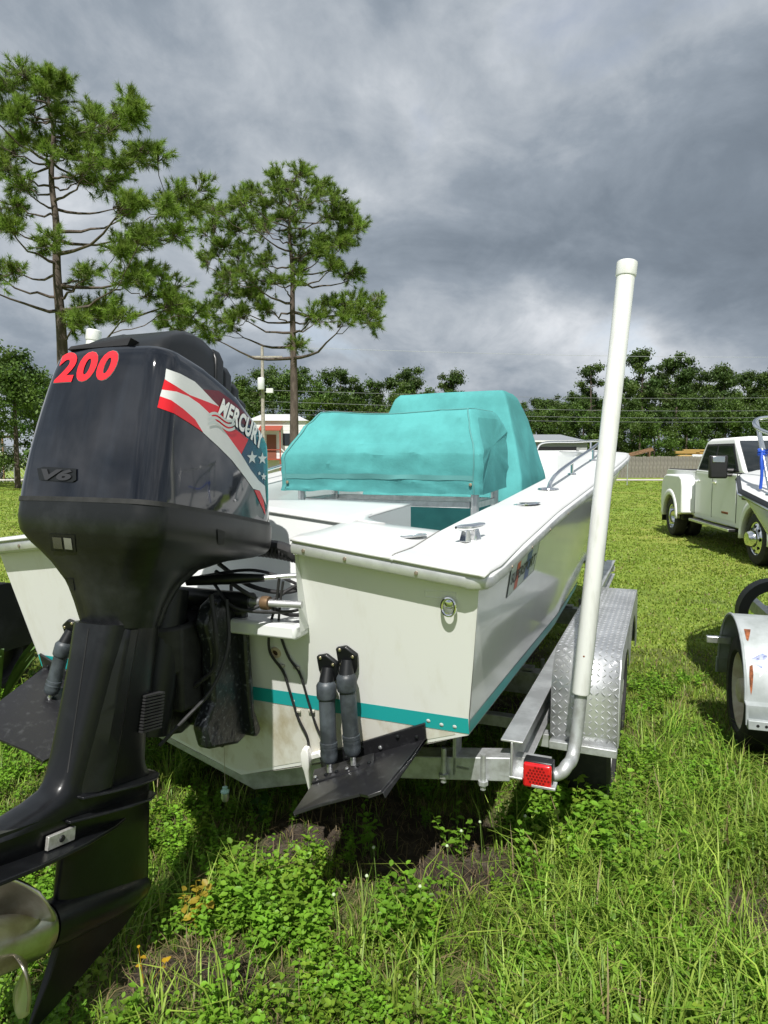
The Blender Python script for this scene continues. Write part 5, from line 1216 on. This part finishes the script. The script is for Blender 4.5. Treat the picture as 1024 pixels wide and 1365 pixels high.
# ================================================================== VEGETATION
def mesh_np(name, V, Fc, C, m, parent=None, tri=3):
    """V (n,3), Fc (k,tri) ints, C (n,3) colour per vertex"""
    me = bpy.data.meshes.new(name); n, k = len(V), len(Fc)
    me.vertices.add(n); me.vertices.foreach_set('co', np.asarray(V, np.float32).ravel())
    me.loops.add(k * tri); me.loops.foreach_set('vertex_index', np.asarray(Fc, np.int32).ravel())
    me.polygons.add(k); me.polygons.foreach_set('loop_start', np.arange(0, k * tri, tri, dtype=np.int32))
    me.update(calc_edges=True)
    ca = me.color_attributes.new('col', 'FLOAT_COLOR', 'POINT'); ca.data.foreach_set('color', np.concatenate([np.asarray(C, np.float32), np.ones((n, 1), np.float32)], 1).ravel())
    me.materials.append(m); o = bpy.data.objects.new(name, me); COL.objects.link(o)
    if parent: o.parent = parent
    return o
def unit(v): return v / np.maximum(1e-9, np.linalg.norm(v, axis=-1, keepdims=True))

def needles(tips, dirs, per, ln, wd, rg, base, var):
    """needle tufts: triangles fanning out of each tip"""
    n = len(tips); T = np.repeat(tips, per, 0); D = np.repeat(dirs, per, 0)
    d = unit(D * .75 + rg.normal(size=(n * per, 3)) * .62); d[:, 2] += .12; d = unit(d)
    L_ = ln * rg.uniform(.65, 1.15, (n * per, 1)); s = unit(np.cross(d, rg.normal(size=d.shape))) * wd
    back = T - d * L_ * .08 - D * rg.uniform(0, .16, (n * per, 1))
    V = np.stack([back - s, back + s, back + d * L_ + np.array([0, 0, -.015])], 1).reshape(-1, 3)
    br = np.repeat(rg.uniform(1 - var, 1 + var, n), per)[:, None] * rg.uniform(.8, 1.2, (n * per, 1))
    yl = np.repeat(rg.uniform(0, 1, n) ** 2, per)[:, None]
    c = (np.array(base) * (1 - .5 * yl) + np.array([.15, .17, .03]) * .5 * yl) * br
    C_ = np.repeat(c, 3, 0); F_ = np.arange(len(V)).reshape(-1, 3); return V, F_, C_

Z7 = lambda x, y: (x * .5078, 60 + y * .508)
def big_pine(name, label, y0, ub, vtop, r0, lobes, rl, seed, trunk_px):
    """lobes: foliage clumps read off the crown (photo pixels), spread in depth; limbs grow from trunk to clump"""
    rg = np.random.default_rng(seed); base = Vector((ux(ub, y0), y0, 0)); root = thing(name, label, 'tree', Matrix.Translation(base))
    tr = [(0, 0, -.1)] + [tuple(at_y(*Z7(*p), y0) - base) for p in trunk_px]; tr = spline(tr, 6); H = tr[-1].z
    tk = MB(); tk.tube(tr, [r0 * max(.10, 1 - .86 * max(0, p.z) / H) * (1.2 if p.z < .4 else 1) for p in tr], 12)
    C_ = []
    for X, Y in lobes:
        p = at_y(*Z7(X, Y), y0) - base; rad = abs(p.x) * .8 + .9
        for k in range(3):
            q = p + Vector((rg.normal() * .20 * (k > 0), 0, rg.normal() * .16 * (k > 0)))
            dy = rg.uniform(-1, 1) * min(rad, 2.6) * (.45 if k == 0 else 1.0); sc_ = (y0 + dy) / y0
            q = (q + base - CAM) * sc_ + CAM - base; C_.append((q, rl * rg.uniform(.65, 1.2)))
    C_.sort(key=lambda c: math.hypot(c[0].x, c[0].y))
    nodes = [(p, r0 * max(.10, 1 - .86 * max(0, p.z) / H), 0) for p in tr if p.z > H * .30]; lb = MB(); tips, dirs = [], []
    for c, r in C_:
        best = min(nodes, key=lambda n_: (c - n_[0]).length * (1 + .5 * n_[2]) + max(0, n_[0].z - c.z + .15 * (c - n_[0]).length) * 2.2)
        p0 = best[0]; d = c - p0; L_ = d.length; rb = min(best[1] * .62, .018 + .016 * L_)
        pts = [p0 + d * t + Vector((rg.normal() * .03, rg.normal() * .03, -.10 * L_ * math.sin(pi * t) * (1 if d.z > 0 else .3) + rg.normal() * .03)) * (1 if 0 < t < 1 else 0) for t in np.linspace(0, 1, 7)]
        lb.tube(pts, [lerp(rb, .012, t) for t in np.linspace(0, 1, 7)], 6, caps=False)
        if best[2] < 3: nodes += [(pts[k], lerp(rb, .012, k / 6), best[2] + 1) for k in (2, 3, 4, 5)]
        out = Vector((c.x, c.y, 0)).normalized() if Vector((c.x, c.y, 0)).length > .2 else Vector((0, 0, 1))
        for m_ in range(rg.integers(15, 24)):
            od = (Vector(rg.normal(size=3)) * .8 + out * .45 + Vector((0, 0, .55))).normalized(); tp2 = c + Vector((od.x, od.y, od.z * .8)) * r * rg.uniform(.35, 1.05)
            lb.tube([c.lerp(p0, .12), tp2], [.010, .005], 3, caps=False); tips.append(tp2); dirs.append(od)
    obj('trunk', tk, M_bark, root, smooth=60); obj('branch', lb, M_bark, root, smooth=60, fix=False)
    V, F_, Cc = needles(np.array(tips), np.array(dirs), 60, .21, .0080, rg, (.175, .275, .042), .40)
    mesh_np('crown', V, F_, Cc, M_needle, root); return root
L1 = [(130, 80), (60, 80), (20, 110), (160, 110), (100, 130), (30, 180), (90, 190), (150, 180), (250, 185), (310, 180), (350, 200), (290, 225), (200, 230), (240, 260), (60, 250), (10, 270), (120, 260), (180, 290), (350, 290), (390, 285), (320, 320), (250, 320), (280, 360), (20, 330), (40, 420), (20, 480), (440, 410), (480, 400), (500, 440), (430, 440), (350, 500), (310, 540), (400, 510), (460, 500), (120, 530), (380, 600), (430, 620), (350, 610), (450, 680), (480, 700), (430, 660), (230, 600), (220, 710), (270, 690), (200, 730), (300, 700), (-40, 150), (-50, 260), (-60, 360), (-40, 450), (-70, 540), (215, 360), (330, 400), (60, 380), (-20, 620), (30, 600), (340, 440)]
big_pine('pine_tree', 'tall open pine at the left edge behind the black motor', 19., 84, 85, .215, L1, .54, 11, [(165, 830), (150, 600), (148, 470), (135, 350), (140, 220), (115, 90)])
L2 = [(720, 350), (790, 340), (660, 385), (840, 370), (760, 385), (700, 415), (880, 410), (620, 425), (915, 440), (800, 430), (860, 450), (740, 455), (660, 455), (580, 440), (560, 485), (620, 490), (700, 490), (790, 500), (900, 485), (925, 470), (840, 510), (580, 525), (570, 555), (640, 540), (690, 570), (790, 560), (850, 540), (900, 530), (880, 580), (920, 600), (600, 610), (640, 600), (720, 610), (780, 600), (690, 650), (590, 650), (650, 660), (550, 690), (480, 690), (430, 725), (500, 730), (560, 745), (610, 730), (700, 690), (870, 685), (930, 675), (980, 690), (955, 720), (900, 705), (840, 720), (640, 700), (780, 790)]
big_pine('pine_tree', 'rounded pine standing alone above the teal seat cover', 25., 392, 226, .20, L2, .60, 23, [(772, 900), (768, 700), (768, 600), (760, 480), (765, 360)])

def leaf_mass(rg, centers, radii, n, size, base, var, flat=1.):
    """leaf-clump quads scattered on and in a set of lobes"""
    w_ = np.array([r ** 2 for r in radii]); idx = rg.choice(len(centers), n, p=w_ / w_.sum())
    c = np.array(centers)[idx]; r = np.array(radii)[idx][:, None]
    d = unit(rg.normal(size=(n, 3))); rr = r * np.minimum(1.7, np.abs(rg.normal(.62, .38, (n, 1)))); p = c + d * rr * np.array([1, 1, flat])
    nrm = unit(d + rg.normal(size=(n, 3)) * .7); a = unit(np.cross(nrm, rg.normal(size=(n, 3)))); b = np.cross(nrm, a)
    s = size * rg.uniform(.5, 1.3, (n, 1))
    V = np.stack([p - a * s, p + b * s * .55, p + a * s, p - b * s * .55], 1).reshape(-1, 3)
    lob = np.repeat(rg.uniform(1 - var, 1 + var, len(centers))[idx], 4)[:, None]; q = np.repeat(rg.uniform(.7, 1.3, n), 4)[:, None]
    hue = np.repeat(rg.uniform(0, 1, len(centers))[idx], 4)[:, None]
    C_ = (np.array(base) * (1 - hue * .35) + np.array([.11, .14, .02]) * hue * .35) * lob * q
    return V, np.arange(len(V)).reshape(-1, 4), C_
def far_pine(seed, H):
    rg = np.random.default_rng(seed); cs, rs = [], []
    base = .56 if seed % 2 else .48
    for i in range(20):
        t = rg.uniform(0, 1); z = H * (base + (1 - base) * t) - .3; R_ = (1.0 - .60 * t ** 1.8) * H * .22; a = rg.uniform(0, 2 * pi); q = R_ * rg.uniform(.1, 1)
        cs.append((q * math.cos(a), q * math.sin(a), z)); rs.append(H * rg.uniform(.04, .080))
    V, F_, C_ = leaf_mass(rg, cs, rs, 8000, H * .0115, (.048, .092, .020), .35, .66)
    g = MB(); g.tube([(0, 0, -.2), (rg.uniform(-.2, .2), 0, H * .5), (rg.uniform(-.3, .3), 0, H * .93)], [H * .014, H * .010, H * .003], 7)
    for c in cs: g.tube([(0, 0, c[2] - H * .03), (c[0], c[1], c[2])], [H * .004, H * .002], 4, caps=False)
    return V, F_, C_, g
def far_bush(seed, H):
    rg = np.random.default_rng(seed); cs, rs = [], []
    for i in range(34):
        t = rg.uniform(0, 1); z = H * (.10 + .82 * t); R_ = H * .34 * math.sqrt(max(.05, 1 - (t * 1.02) ** 2.2)); a = rg.uniform(0, 2 * pi); q = R_ * rg.uniform(.1, 1)
        cs.append((q * math.cos(a), q * math.sin(a), z)); rs.append(H * rg.uniform(.05, .115))
    V, F_, C_ = leaf_mass(rg, cs, rs, 8000, H * .0135, (.060, .118, .020), .38, .8)
    g = MB(); g.tube([(0, 0, -.2), (0, 0, H * .7)], [H * .02, H * .008], 7)
    return V, F_, C_, g
PROTO = {}
def far_tree(kind, seed, u, vtop, y, label):
    key = (kind, seed); x = ux(u, y); Hh = vz(vtop, y)
    root = thing({'p': 'pine_tree', 'b': 'broadleaf_tree'}[kind], label, 'tree', None, 'far tree line')
    if key not in PROTO:
        V, F_, C_, g = (far_pine if kind == 'p' else far_bush)(seed, 10.)
        a = obj('trunk', g, M_bark, root, smooth=60, fix=False); b = mesh_np('crown', V, F_, C_, M_leaf, root, 4); PROTO[key] = (a.data, b.data)
    else:
        for nm, me in zip(('trunk', 'crown'), PROTO[key]):
            o = bpy.data.objects.new(nm, me); COL.objects.link(o); o.parent = root
    s = Hh / 10.; ws_ = min(1.25, 1.0 * (9 / max(6, Hh)) ** .2)
    root.matrix_world = Matrix.Translation((x, y, 0)) @ Matrix.Rotation(seed * 1.7 + u, 4, 'Z') @ Matrix.Diagonal((s * ws_, s * ws_, s, 1))
rt_ = random.Random(5)
ORD = ['first', 'second', 'third', 'fourth', 'fifth', 'sixth', 'seventh', 'eighth', 'ninth', 'tenth', 'eleventh', 'twelfth', 'thirteenth', 'fourteenth', 'fifteenth', 'sixteenth', 'seventeenth', 'eighteenth', 'nineteenth', 'twentieth']
def oname(i): return ORD[i] if i < 20 else 'twenty-' + ORD[i - 20] if i < 29 else 'thirtieth' if i == 29 else 'thirty-' + ORD[i - 30]
tallp = [(786, 484, 84), (822, 500, 90), (853, 464, 82), (897, 468, 85), (938, 492, 88), (962, 486, 84), (992, 494, 92), (1016, 486, 84), (600, 494, 95), (548, 488, 96), (527, 496, 99), (1048, 480, 86), (1080, 490, 88), (712, 530, 96), (735, 526, 99), (877, 486, 93), (764, 520, 95)]
for i, (u, v, y) in enumerate(sorted(tallp)): far_tree('p', 1 + i % 5, u, v, y, f'{oname(i)} from the left of the tall pines rising over the far tree line')
mid = []
for k, u in enumerate(np.linspace(296, 610, 19)): mid.append((u + rt_.uniform(-5, 5), float(np.interp(u, [296, 330, 345, 400, 440, 500, 560, 615], [496, 492, 486, 482, 492, 500, 505, 520])) + rt_.uniform(-4, 9), 88 + rt_.uniform(-6, 8)))
for i, (u, v, y) in enumerate(sorted(mid)): far_tree('b' if i % 3 else 'p', 11 + i % 4 if i % 3 else 6 + i % 2, u, v, y, f'{oname(i)} from the left of the green trees behind the white house and teal covers')
lowt = []
for k, u in enumerate(np.linspace(596, 1100, 34)): lowt.append((u + rt_.uniform(-5, 5), float(np.interp(u, [596, 690, 760, 830, 920, 1100], [548, 545, 540, 532, 535, 530])) + rt_.uniform(-14, 8), 76 + rt_.uniform(-4, 5)))
for i, (u, v, y) in enumerate(sorted(lowt)): far_tree('b', 11 + i % 4, u, v, y, f'{oname(i)} from the left of the dark low trees behind the board fence')
back = []
for k, u in enumerate(np.linspace(690, 1110, 20)): back.append((u + rt_.uniform(-6, 6), float(np.interp(u, [690, 740, 780, 830, 1100], [540, 532, 522, 500, 505])) + rt_.uniform(-6, 10), 92 + rt_.uniform(-3, 6)))
for i, (u, v, y) in enumerate(sorted(back)): far_tree('b' if i % 2 else 'p', 11 + i % 4 if i % 2 else 1 + i % 5, u, v, y, f'{oname(i)} from the left of the middle height trees among the tall pines')
lefts = [(-60, 455, 44), (-14, 440, 40), (24, 452, 38), (50, 478, 47), (78, 500, 56), (110, 520, 60), (150, 520, 64), (200, 525, 66), (240, 520, 70), (280, 512, 75)]
for i, (u, v, y) in enumerate(lefts): far_tree('b', 11 + (i * 3) % 4, u, v, y, f'{oname(i)} from the left of the leafy trees at the left behind the motor')

# ------------------------------------------------------------------ grass and weeds
def rot2(a): return np.cos(a), np.sin(a)
def in_view(n, y0, y1, rg, pw=1.0, margin=.6):
    y = y0 * (y1 / y0) ** (rg.uniform(0, 1, n) ** pw) if pw else rg.uniform(y0, y1, n)
    x = rg.uniform(-1, 1, n) * (y * .60 + margin); return x, y
def blades(P, per, h, wd, rg, base, tipc, var, bend=.5, spread=.05, dead=.04):
    """curved blades, two segments each, from clump points P (n,3); h (n,)"""
    n = len(P); m = n * per; B = np.repeat(P, per, 0).copy(); hh = np.repeat(h, per) * rg.uniform(.5, 1.15, m)
    B[:, :2] += rg.normal(size=(m, 2)) * spread; a = rg.uniform(0, 2 * pi, m); d = np.stack([np.cos(a), np.sin(a), np.zeros(m)], 1); sd = np.stack([-np.sin(a), np.cos(a), np.zeros(m)], 1)
    ln = rg.uniform(.15, 1.0, (m, 1)) * bend; hv = hh[:, None]; w_ = wd * rg.uniform(.6, 1.3, (m, 1)); z = np.array([0, 0, 1.])
    p1 = B + z * hv * .55 + d * hv * ln * .35; p2 = B + z * hv * (1 - .35 * ln) + d * hv * ln * 1.0
    V = np.stack([B - sd * w_, B + sd * w_, p1 - sd * w_ * .8, p1 + sd * w_ * .8, p2], 1).reshape(-1, 3)
    k = np.arange(m)[:, None] * 5; F_ = np.concatenate([k + [0, 1, 3], k + [0, 3, 2], k + [2, 3, 4]], 1).reshape(-1, 3)
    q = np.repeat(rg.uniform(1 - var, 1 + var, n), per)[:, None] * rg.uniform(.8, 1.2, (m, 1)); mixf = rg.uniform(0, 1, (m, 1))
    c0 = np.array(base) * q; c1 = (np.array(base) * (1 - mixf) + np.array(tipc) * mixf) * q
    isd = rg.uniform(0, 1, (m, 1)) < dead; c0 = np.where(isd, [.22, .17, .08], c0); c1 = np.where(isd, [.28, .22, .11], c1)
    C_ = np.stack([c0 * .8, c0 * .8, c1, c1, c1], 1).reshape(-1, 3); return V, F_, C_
def weeds(P, sc, rg, stems, leaves, lw, base, var, up=.7):
    """leafy weeds: each stem carries alternate oval leaves (two triangles folded at the midrib)"""
    Vs, Cs = [], []
    n = len(P)
    S_ = np.repeat(np.arange(n), stems); m = len(S_); a = rg.uniform(0, 2 * pi, m); tilt = rg.uniform(.1, 1.15, m) * (1.3 - up); L_ = sc[S_] * rg.uniform(.5, 1.1, m)
    d = np.stack([np.cos(a) * np.sin(tilt), np.sin(a) * np.sin(tilt), np.cos(tilt)], 1); B = P[S_] + np.concatenate([rg.normal(size=(m, 2)) * .02, np.zeros((m, 1))], 1)
    plant = rg.uniform(1 - var, 1 + var, n)[S_]; yel = (rg.uniform(0, 1, n) ** 3)[S_]
    for j in range(leaves):
        t = (.25 + .75 * (j + 1) / leaves); pos = B + d * (L_ * t)[:, None]; la = a + j * 2.4 + rg.uniform(-.5, .5, m); el = rg.uniform(-.15, .65, m)
        ld = np.stack([np.cos(la) * np.cos(el), np.sin(la) * np.cos(el), np.sin(el)], 1); sd = unit(np.cross(ld, np.array([0, 0, 1.]) + rg.normal(size=(m, 3)) * .25)); up_n = np.cross(sd, ld)
        ll = (L_ * .13 + .010) * rg.uniform(.7, 1.25, m) * (1.1 - .35 * t); ll = ll[:, None]; w_ = ll * lw
        V = np.stack([pos, pos + ld * ll * .32 + sd * w_ * .9 + up_n * w_ * .3, pos + ld * ll * .68 + sd * w_ * .8 + up_n * w_ * .25, pos + ld * ll - up_n * ll * .06, pos + ld * ll * .68 - sd * w_ * .8 + up_n * w_ * .25, pos + ld * ll * .32 - sd * w_ * .9 + up_n * w_ * .3], 1)
        c = (np.array(base) * (1 - .55 * yel[:, None]) + np.array([.20, .21, .03]) * .55 * yel[:, None]) * (plant * rg.uniform(.8, 1.2, m))[:, None]
        Vs.append(V.reshape(-1, 3)); Cs.append(np.repeat(c, 6, 0))
    V = np.concatenate(Vs); k6 = np.arange(len(V) // 6)[:, None] * 6; F_ = np.concatenate([k6 + [0, 1, 2, 3], k6 + [0, 3, 4, 5]], 0)
    # stems as thin slivers
    sdv = unit(np.cross(d, rg.normal(size=(m, 3)))) * .0016
    SV = np.stack([B - sdv, B + sdv, B + d * L_[:, None] + sdv * .5, B + d * L_[:, None] - sdv * .5], 1).reshape(-1, 3)
    SC = np.repeat((np.array(base) * .9 * plant[:, None]), 4, 0)
    return np.concatenate([V, SV]), np.concatenate([F_, np.arange(len(SV)).reshape(-1, 4) + len(V)]), np.concatenate([C for C in Cs] + [SC])
def place(x, y, keep):
    P = np.array([(a, b, ground_z(a, b)) for a, b, k in zip(x, y, keep) if k]); return P
def dens(x, y, f): return np.array([rng.uniform() < f(a, b) for a, b in zip(x, y)])
# lawn in the middle distance
x, y = in_view(34000, 4.2, 49.5, rng, .95, 1.5)
P = place(x, y, dens(x, y, lambda a, b: 1 - dirt_at(a, b) * .9 if b < 9 else 1))
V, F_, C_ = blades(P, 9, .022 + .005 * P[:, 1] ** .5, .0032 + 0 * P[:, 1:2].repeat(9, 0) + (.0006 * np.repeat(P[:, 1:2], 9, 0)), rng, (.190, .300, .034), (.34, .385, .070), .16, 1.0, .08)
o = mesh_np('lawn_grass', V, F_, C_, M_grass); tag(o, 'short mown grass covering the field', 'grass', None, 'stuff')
# ground cover close by
x, y = in_view(8500, 1.75, 5.6, rng, .9, .5)
P = place(x, y, dens(x, y, lambda a, b: (1 - dirt_at(a, b) * .93)))
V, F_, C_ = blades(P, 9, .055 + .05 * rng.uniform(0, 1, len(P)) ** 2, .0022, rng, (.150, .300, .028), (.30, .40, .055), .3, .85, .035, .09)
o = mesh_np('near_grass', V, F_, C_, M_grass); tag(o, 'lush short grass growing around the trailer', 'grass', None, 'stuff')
# tall tufts lower right
x, y = in_view(2600, 1.8, 5.0, rng, .9, .4)
P = place(x, y, dens(x, y, lambda a, b: max(0, min(1, (.10 + .95 * min(1, max(0, (a - .1) * 2)) * (1 - abs(b - 2.6) / 1.7)) * (1 - dirt_at(a, b))))))
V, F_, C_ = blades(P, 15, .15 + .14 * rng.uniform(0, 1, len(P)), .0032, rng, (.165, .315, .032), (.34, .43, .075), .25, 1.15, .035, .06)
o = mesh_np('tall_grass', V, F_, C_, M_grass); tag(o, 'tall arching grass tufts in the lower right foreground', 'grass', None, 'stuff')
# dry thatch lying between the plants
x, y = in_view(5200, 1.75, 5.2, rng, .9, .5)
P = place(x, y, np.ones(len(x), bool)); P[:, 2] += .006
V, F_, C_ = blades(P, 3, .035 + .05 * rng.uniform(0, 1, len(P)), .0014, rng, (.16, .115, .065), (.30, .23, .13), .35, 2.6, .06, .3)
V[:, 2] = np.maximum(V[:, 2], -.05); o = mesh_np('dry_thatch', V, F_, C_, M_grass); tag(o, 'dry brown thatch and litter lying on the soil', 'dead grass', None, 'stuff')
# leafy weeds
x, y = in_view(4800, 1.75, 5.2, rng, .85, .5)
P = place(x, y, dens(x, y, lambda a, b: max(0, (.9 if nz(a, b, 1.9, 9) + (.22 if a < .5 else -.05) > .02 else .15) * (1 - dirt_at(a, b) * .97))))
V, F_, C_ = weeds(P, .07 + .10 * rng.uniform(0, 1, len(P)) ** 1.5, rng, 5, 8, .36, (.150, .315, .024), .3)
o = mesh_np('leafy_weeds', V, F_, C_, M_grass, None, 4); tag(o, 'low leafy green weeds carpeting the foreground', 'weeds', None, 'stuff')
def patch(cx_, cy_, sx_, sy_, n, rg): return cx_ + rg.normal(size=n) * sx_, cy_ + rg.normal(size=n) * sy_
xa, ya = patch(.55, 2.90, .26, .16, 80, rng); xb, yb = patch(.95, 3.0, .25, .25, 60, rng); xc, yc = patch(-.12, 2.42, .26, .12, 38, rng); xd, yd = patch(-.42, 2.32, .16, .10, 26, rng)
x, y = np.concatenate([xa, xb, xc, xd]), np.concatenate([ya, yb, yc, yd])
P = place(x, y, dens(x, y, lambda a, b: 1 - .9 * dirt_at(a, b)))
V, F_, C_ = weeds(P, .14 + .13 * rng.uniform(0, 1, len(P)), rng, 5, 11, .34, (.155, .320, .026), .25, .85)
o = mesh_np('upright_weeds', V, F_, C_, M_grass, None, 4); tag(o, 'taller leafy weeds growing at the trailer tail', 'weeds', None, 'stuff')
# yellowing plant on the hump and a broad-leaf plant in the shade, strap-leaved plant at the left
def plant(name, label, loc, n_st, hgt, lw, col, lv_=8, seed=1):
    rg = np.random.default_rng(seed); P = np.zeros((1, 3)); V, F_, C_ = weeds(P, np.array([hgt]), rg, n_st, lv_, lw, col, .1, .75)
    root = thing(name, label, 'plant', Matrix.Translation((loc[0], loc[1], ground_z(*loc[:2]))))
    mesh_np('leaves', V, F_, C_, M_grass, root, 4)
p0 = at_z(262, 1225, 0.05); plant('yellowing_weed', 'weed with yellow and orange leaves on the edge of the sandy hump', p0, 7, .22, .42, (.36, .27, .03), 8, 2)
p0 = at_z(205, 1325, 0.03); plant('yellow_sprig', 'small sprig with two yellow leaves beside the skeg', p0, 2, .16, .4, (.48, .30, .02), 3, 4)
p0 = at_z(358, 1100, 0); plant('broad_leaf_plant', 'dark broad leaved plant in the shade under the transom', p0, 6, .30, .55, (.03, .085, .014), 5, 6)
p0 = at_z(14, 1010, 0); plant('reddish_weed', 'small weed sprouting beside the port trim tab', (p0.x - .1, p0.y + .4, 0), 5, .55, .35, (.12, .15, .03), 10, 8)
sp = thing('strap_leaf_plant', 'strap leaved plant in the dark gap left of the hull', 'plant', Matrix.Translation((-2.42, 4.15, 0)))
rg = np.random.default_rng(3)
for k in range(12):
    a = rg.uniform(-1.2, 1.4); g = MB(); Ln = rg.uniform(.6, .95); Pp = []
    for s in np.linspace(0, 1, 9):
        c = Vector((math.cos(a) * s * Ln * .75, math.sin(a) * s * Ln * .75, Ln * (1.5 * s - .75 * s * s) + .08)); w_ = .022 * math.sin(pi * min(1, .15 + .85 * s)) + .001; sd = Vector((-math.sin(a), math.cos(a), 0)) * w_
        Pp.append([c - sd, c + sd])
    g.grid(Pp); obj('leaf', g, mat('strap_leaf', (.07, .13, .035), .45, var=.2), sp, smooth=60)
# white clover heads: small countable flowers
for k, (u, v) in enumerate(((498, 1130), (489, 1168), (596, 1128), (640, 1096), (700, 1088), (560, 1182), (615, 1108), (445, 1193))):
    b = at_z(u, v, .20); zg_ = ground_z(b.x, b.y)
    f = thing('clover_flower', ['pale clover flower head on a thin stalk in the near weeds'][0], 'flower', Matrix.Translation((b.x, b.y, zg_)), 'clover heads in the near weeds')
    g = MB(); g.tube([(0, 0, 0), (.01, .0, .1), (0, 0, .20 - zg_)], .0015, 5); obj('stalk', g, mat('stalk_green', (.12, .2, .04), .5), f)
    g = MB(); g.lathe([(.001, -.006), (.005, -.003), (.0065, .001), (.0045, .006), (.001, .008)], Matrix.Translation((0, 0, .20 - zg_)), 10); obj('flower_head', g, mat('clover_white', (.40, .48, .30), .8), f)
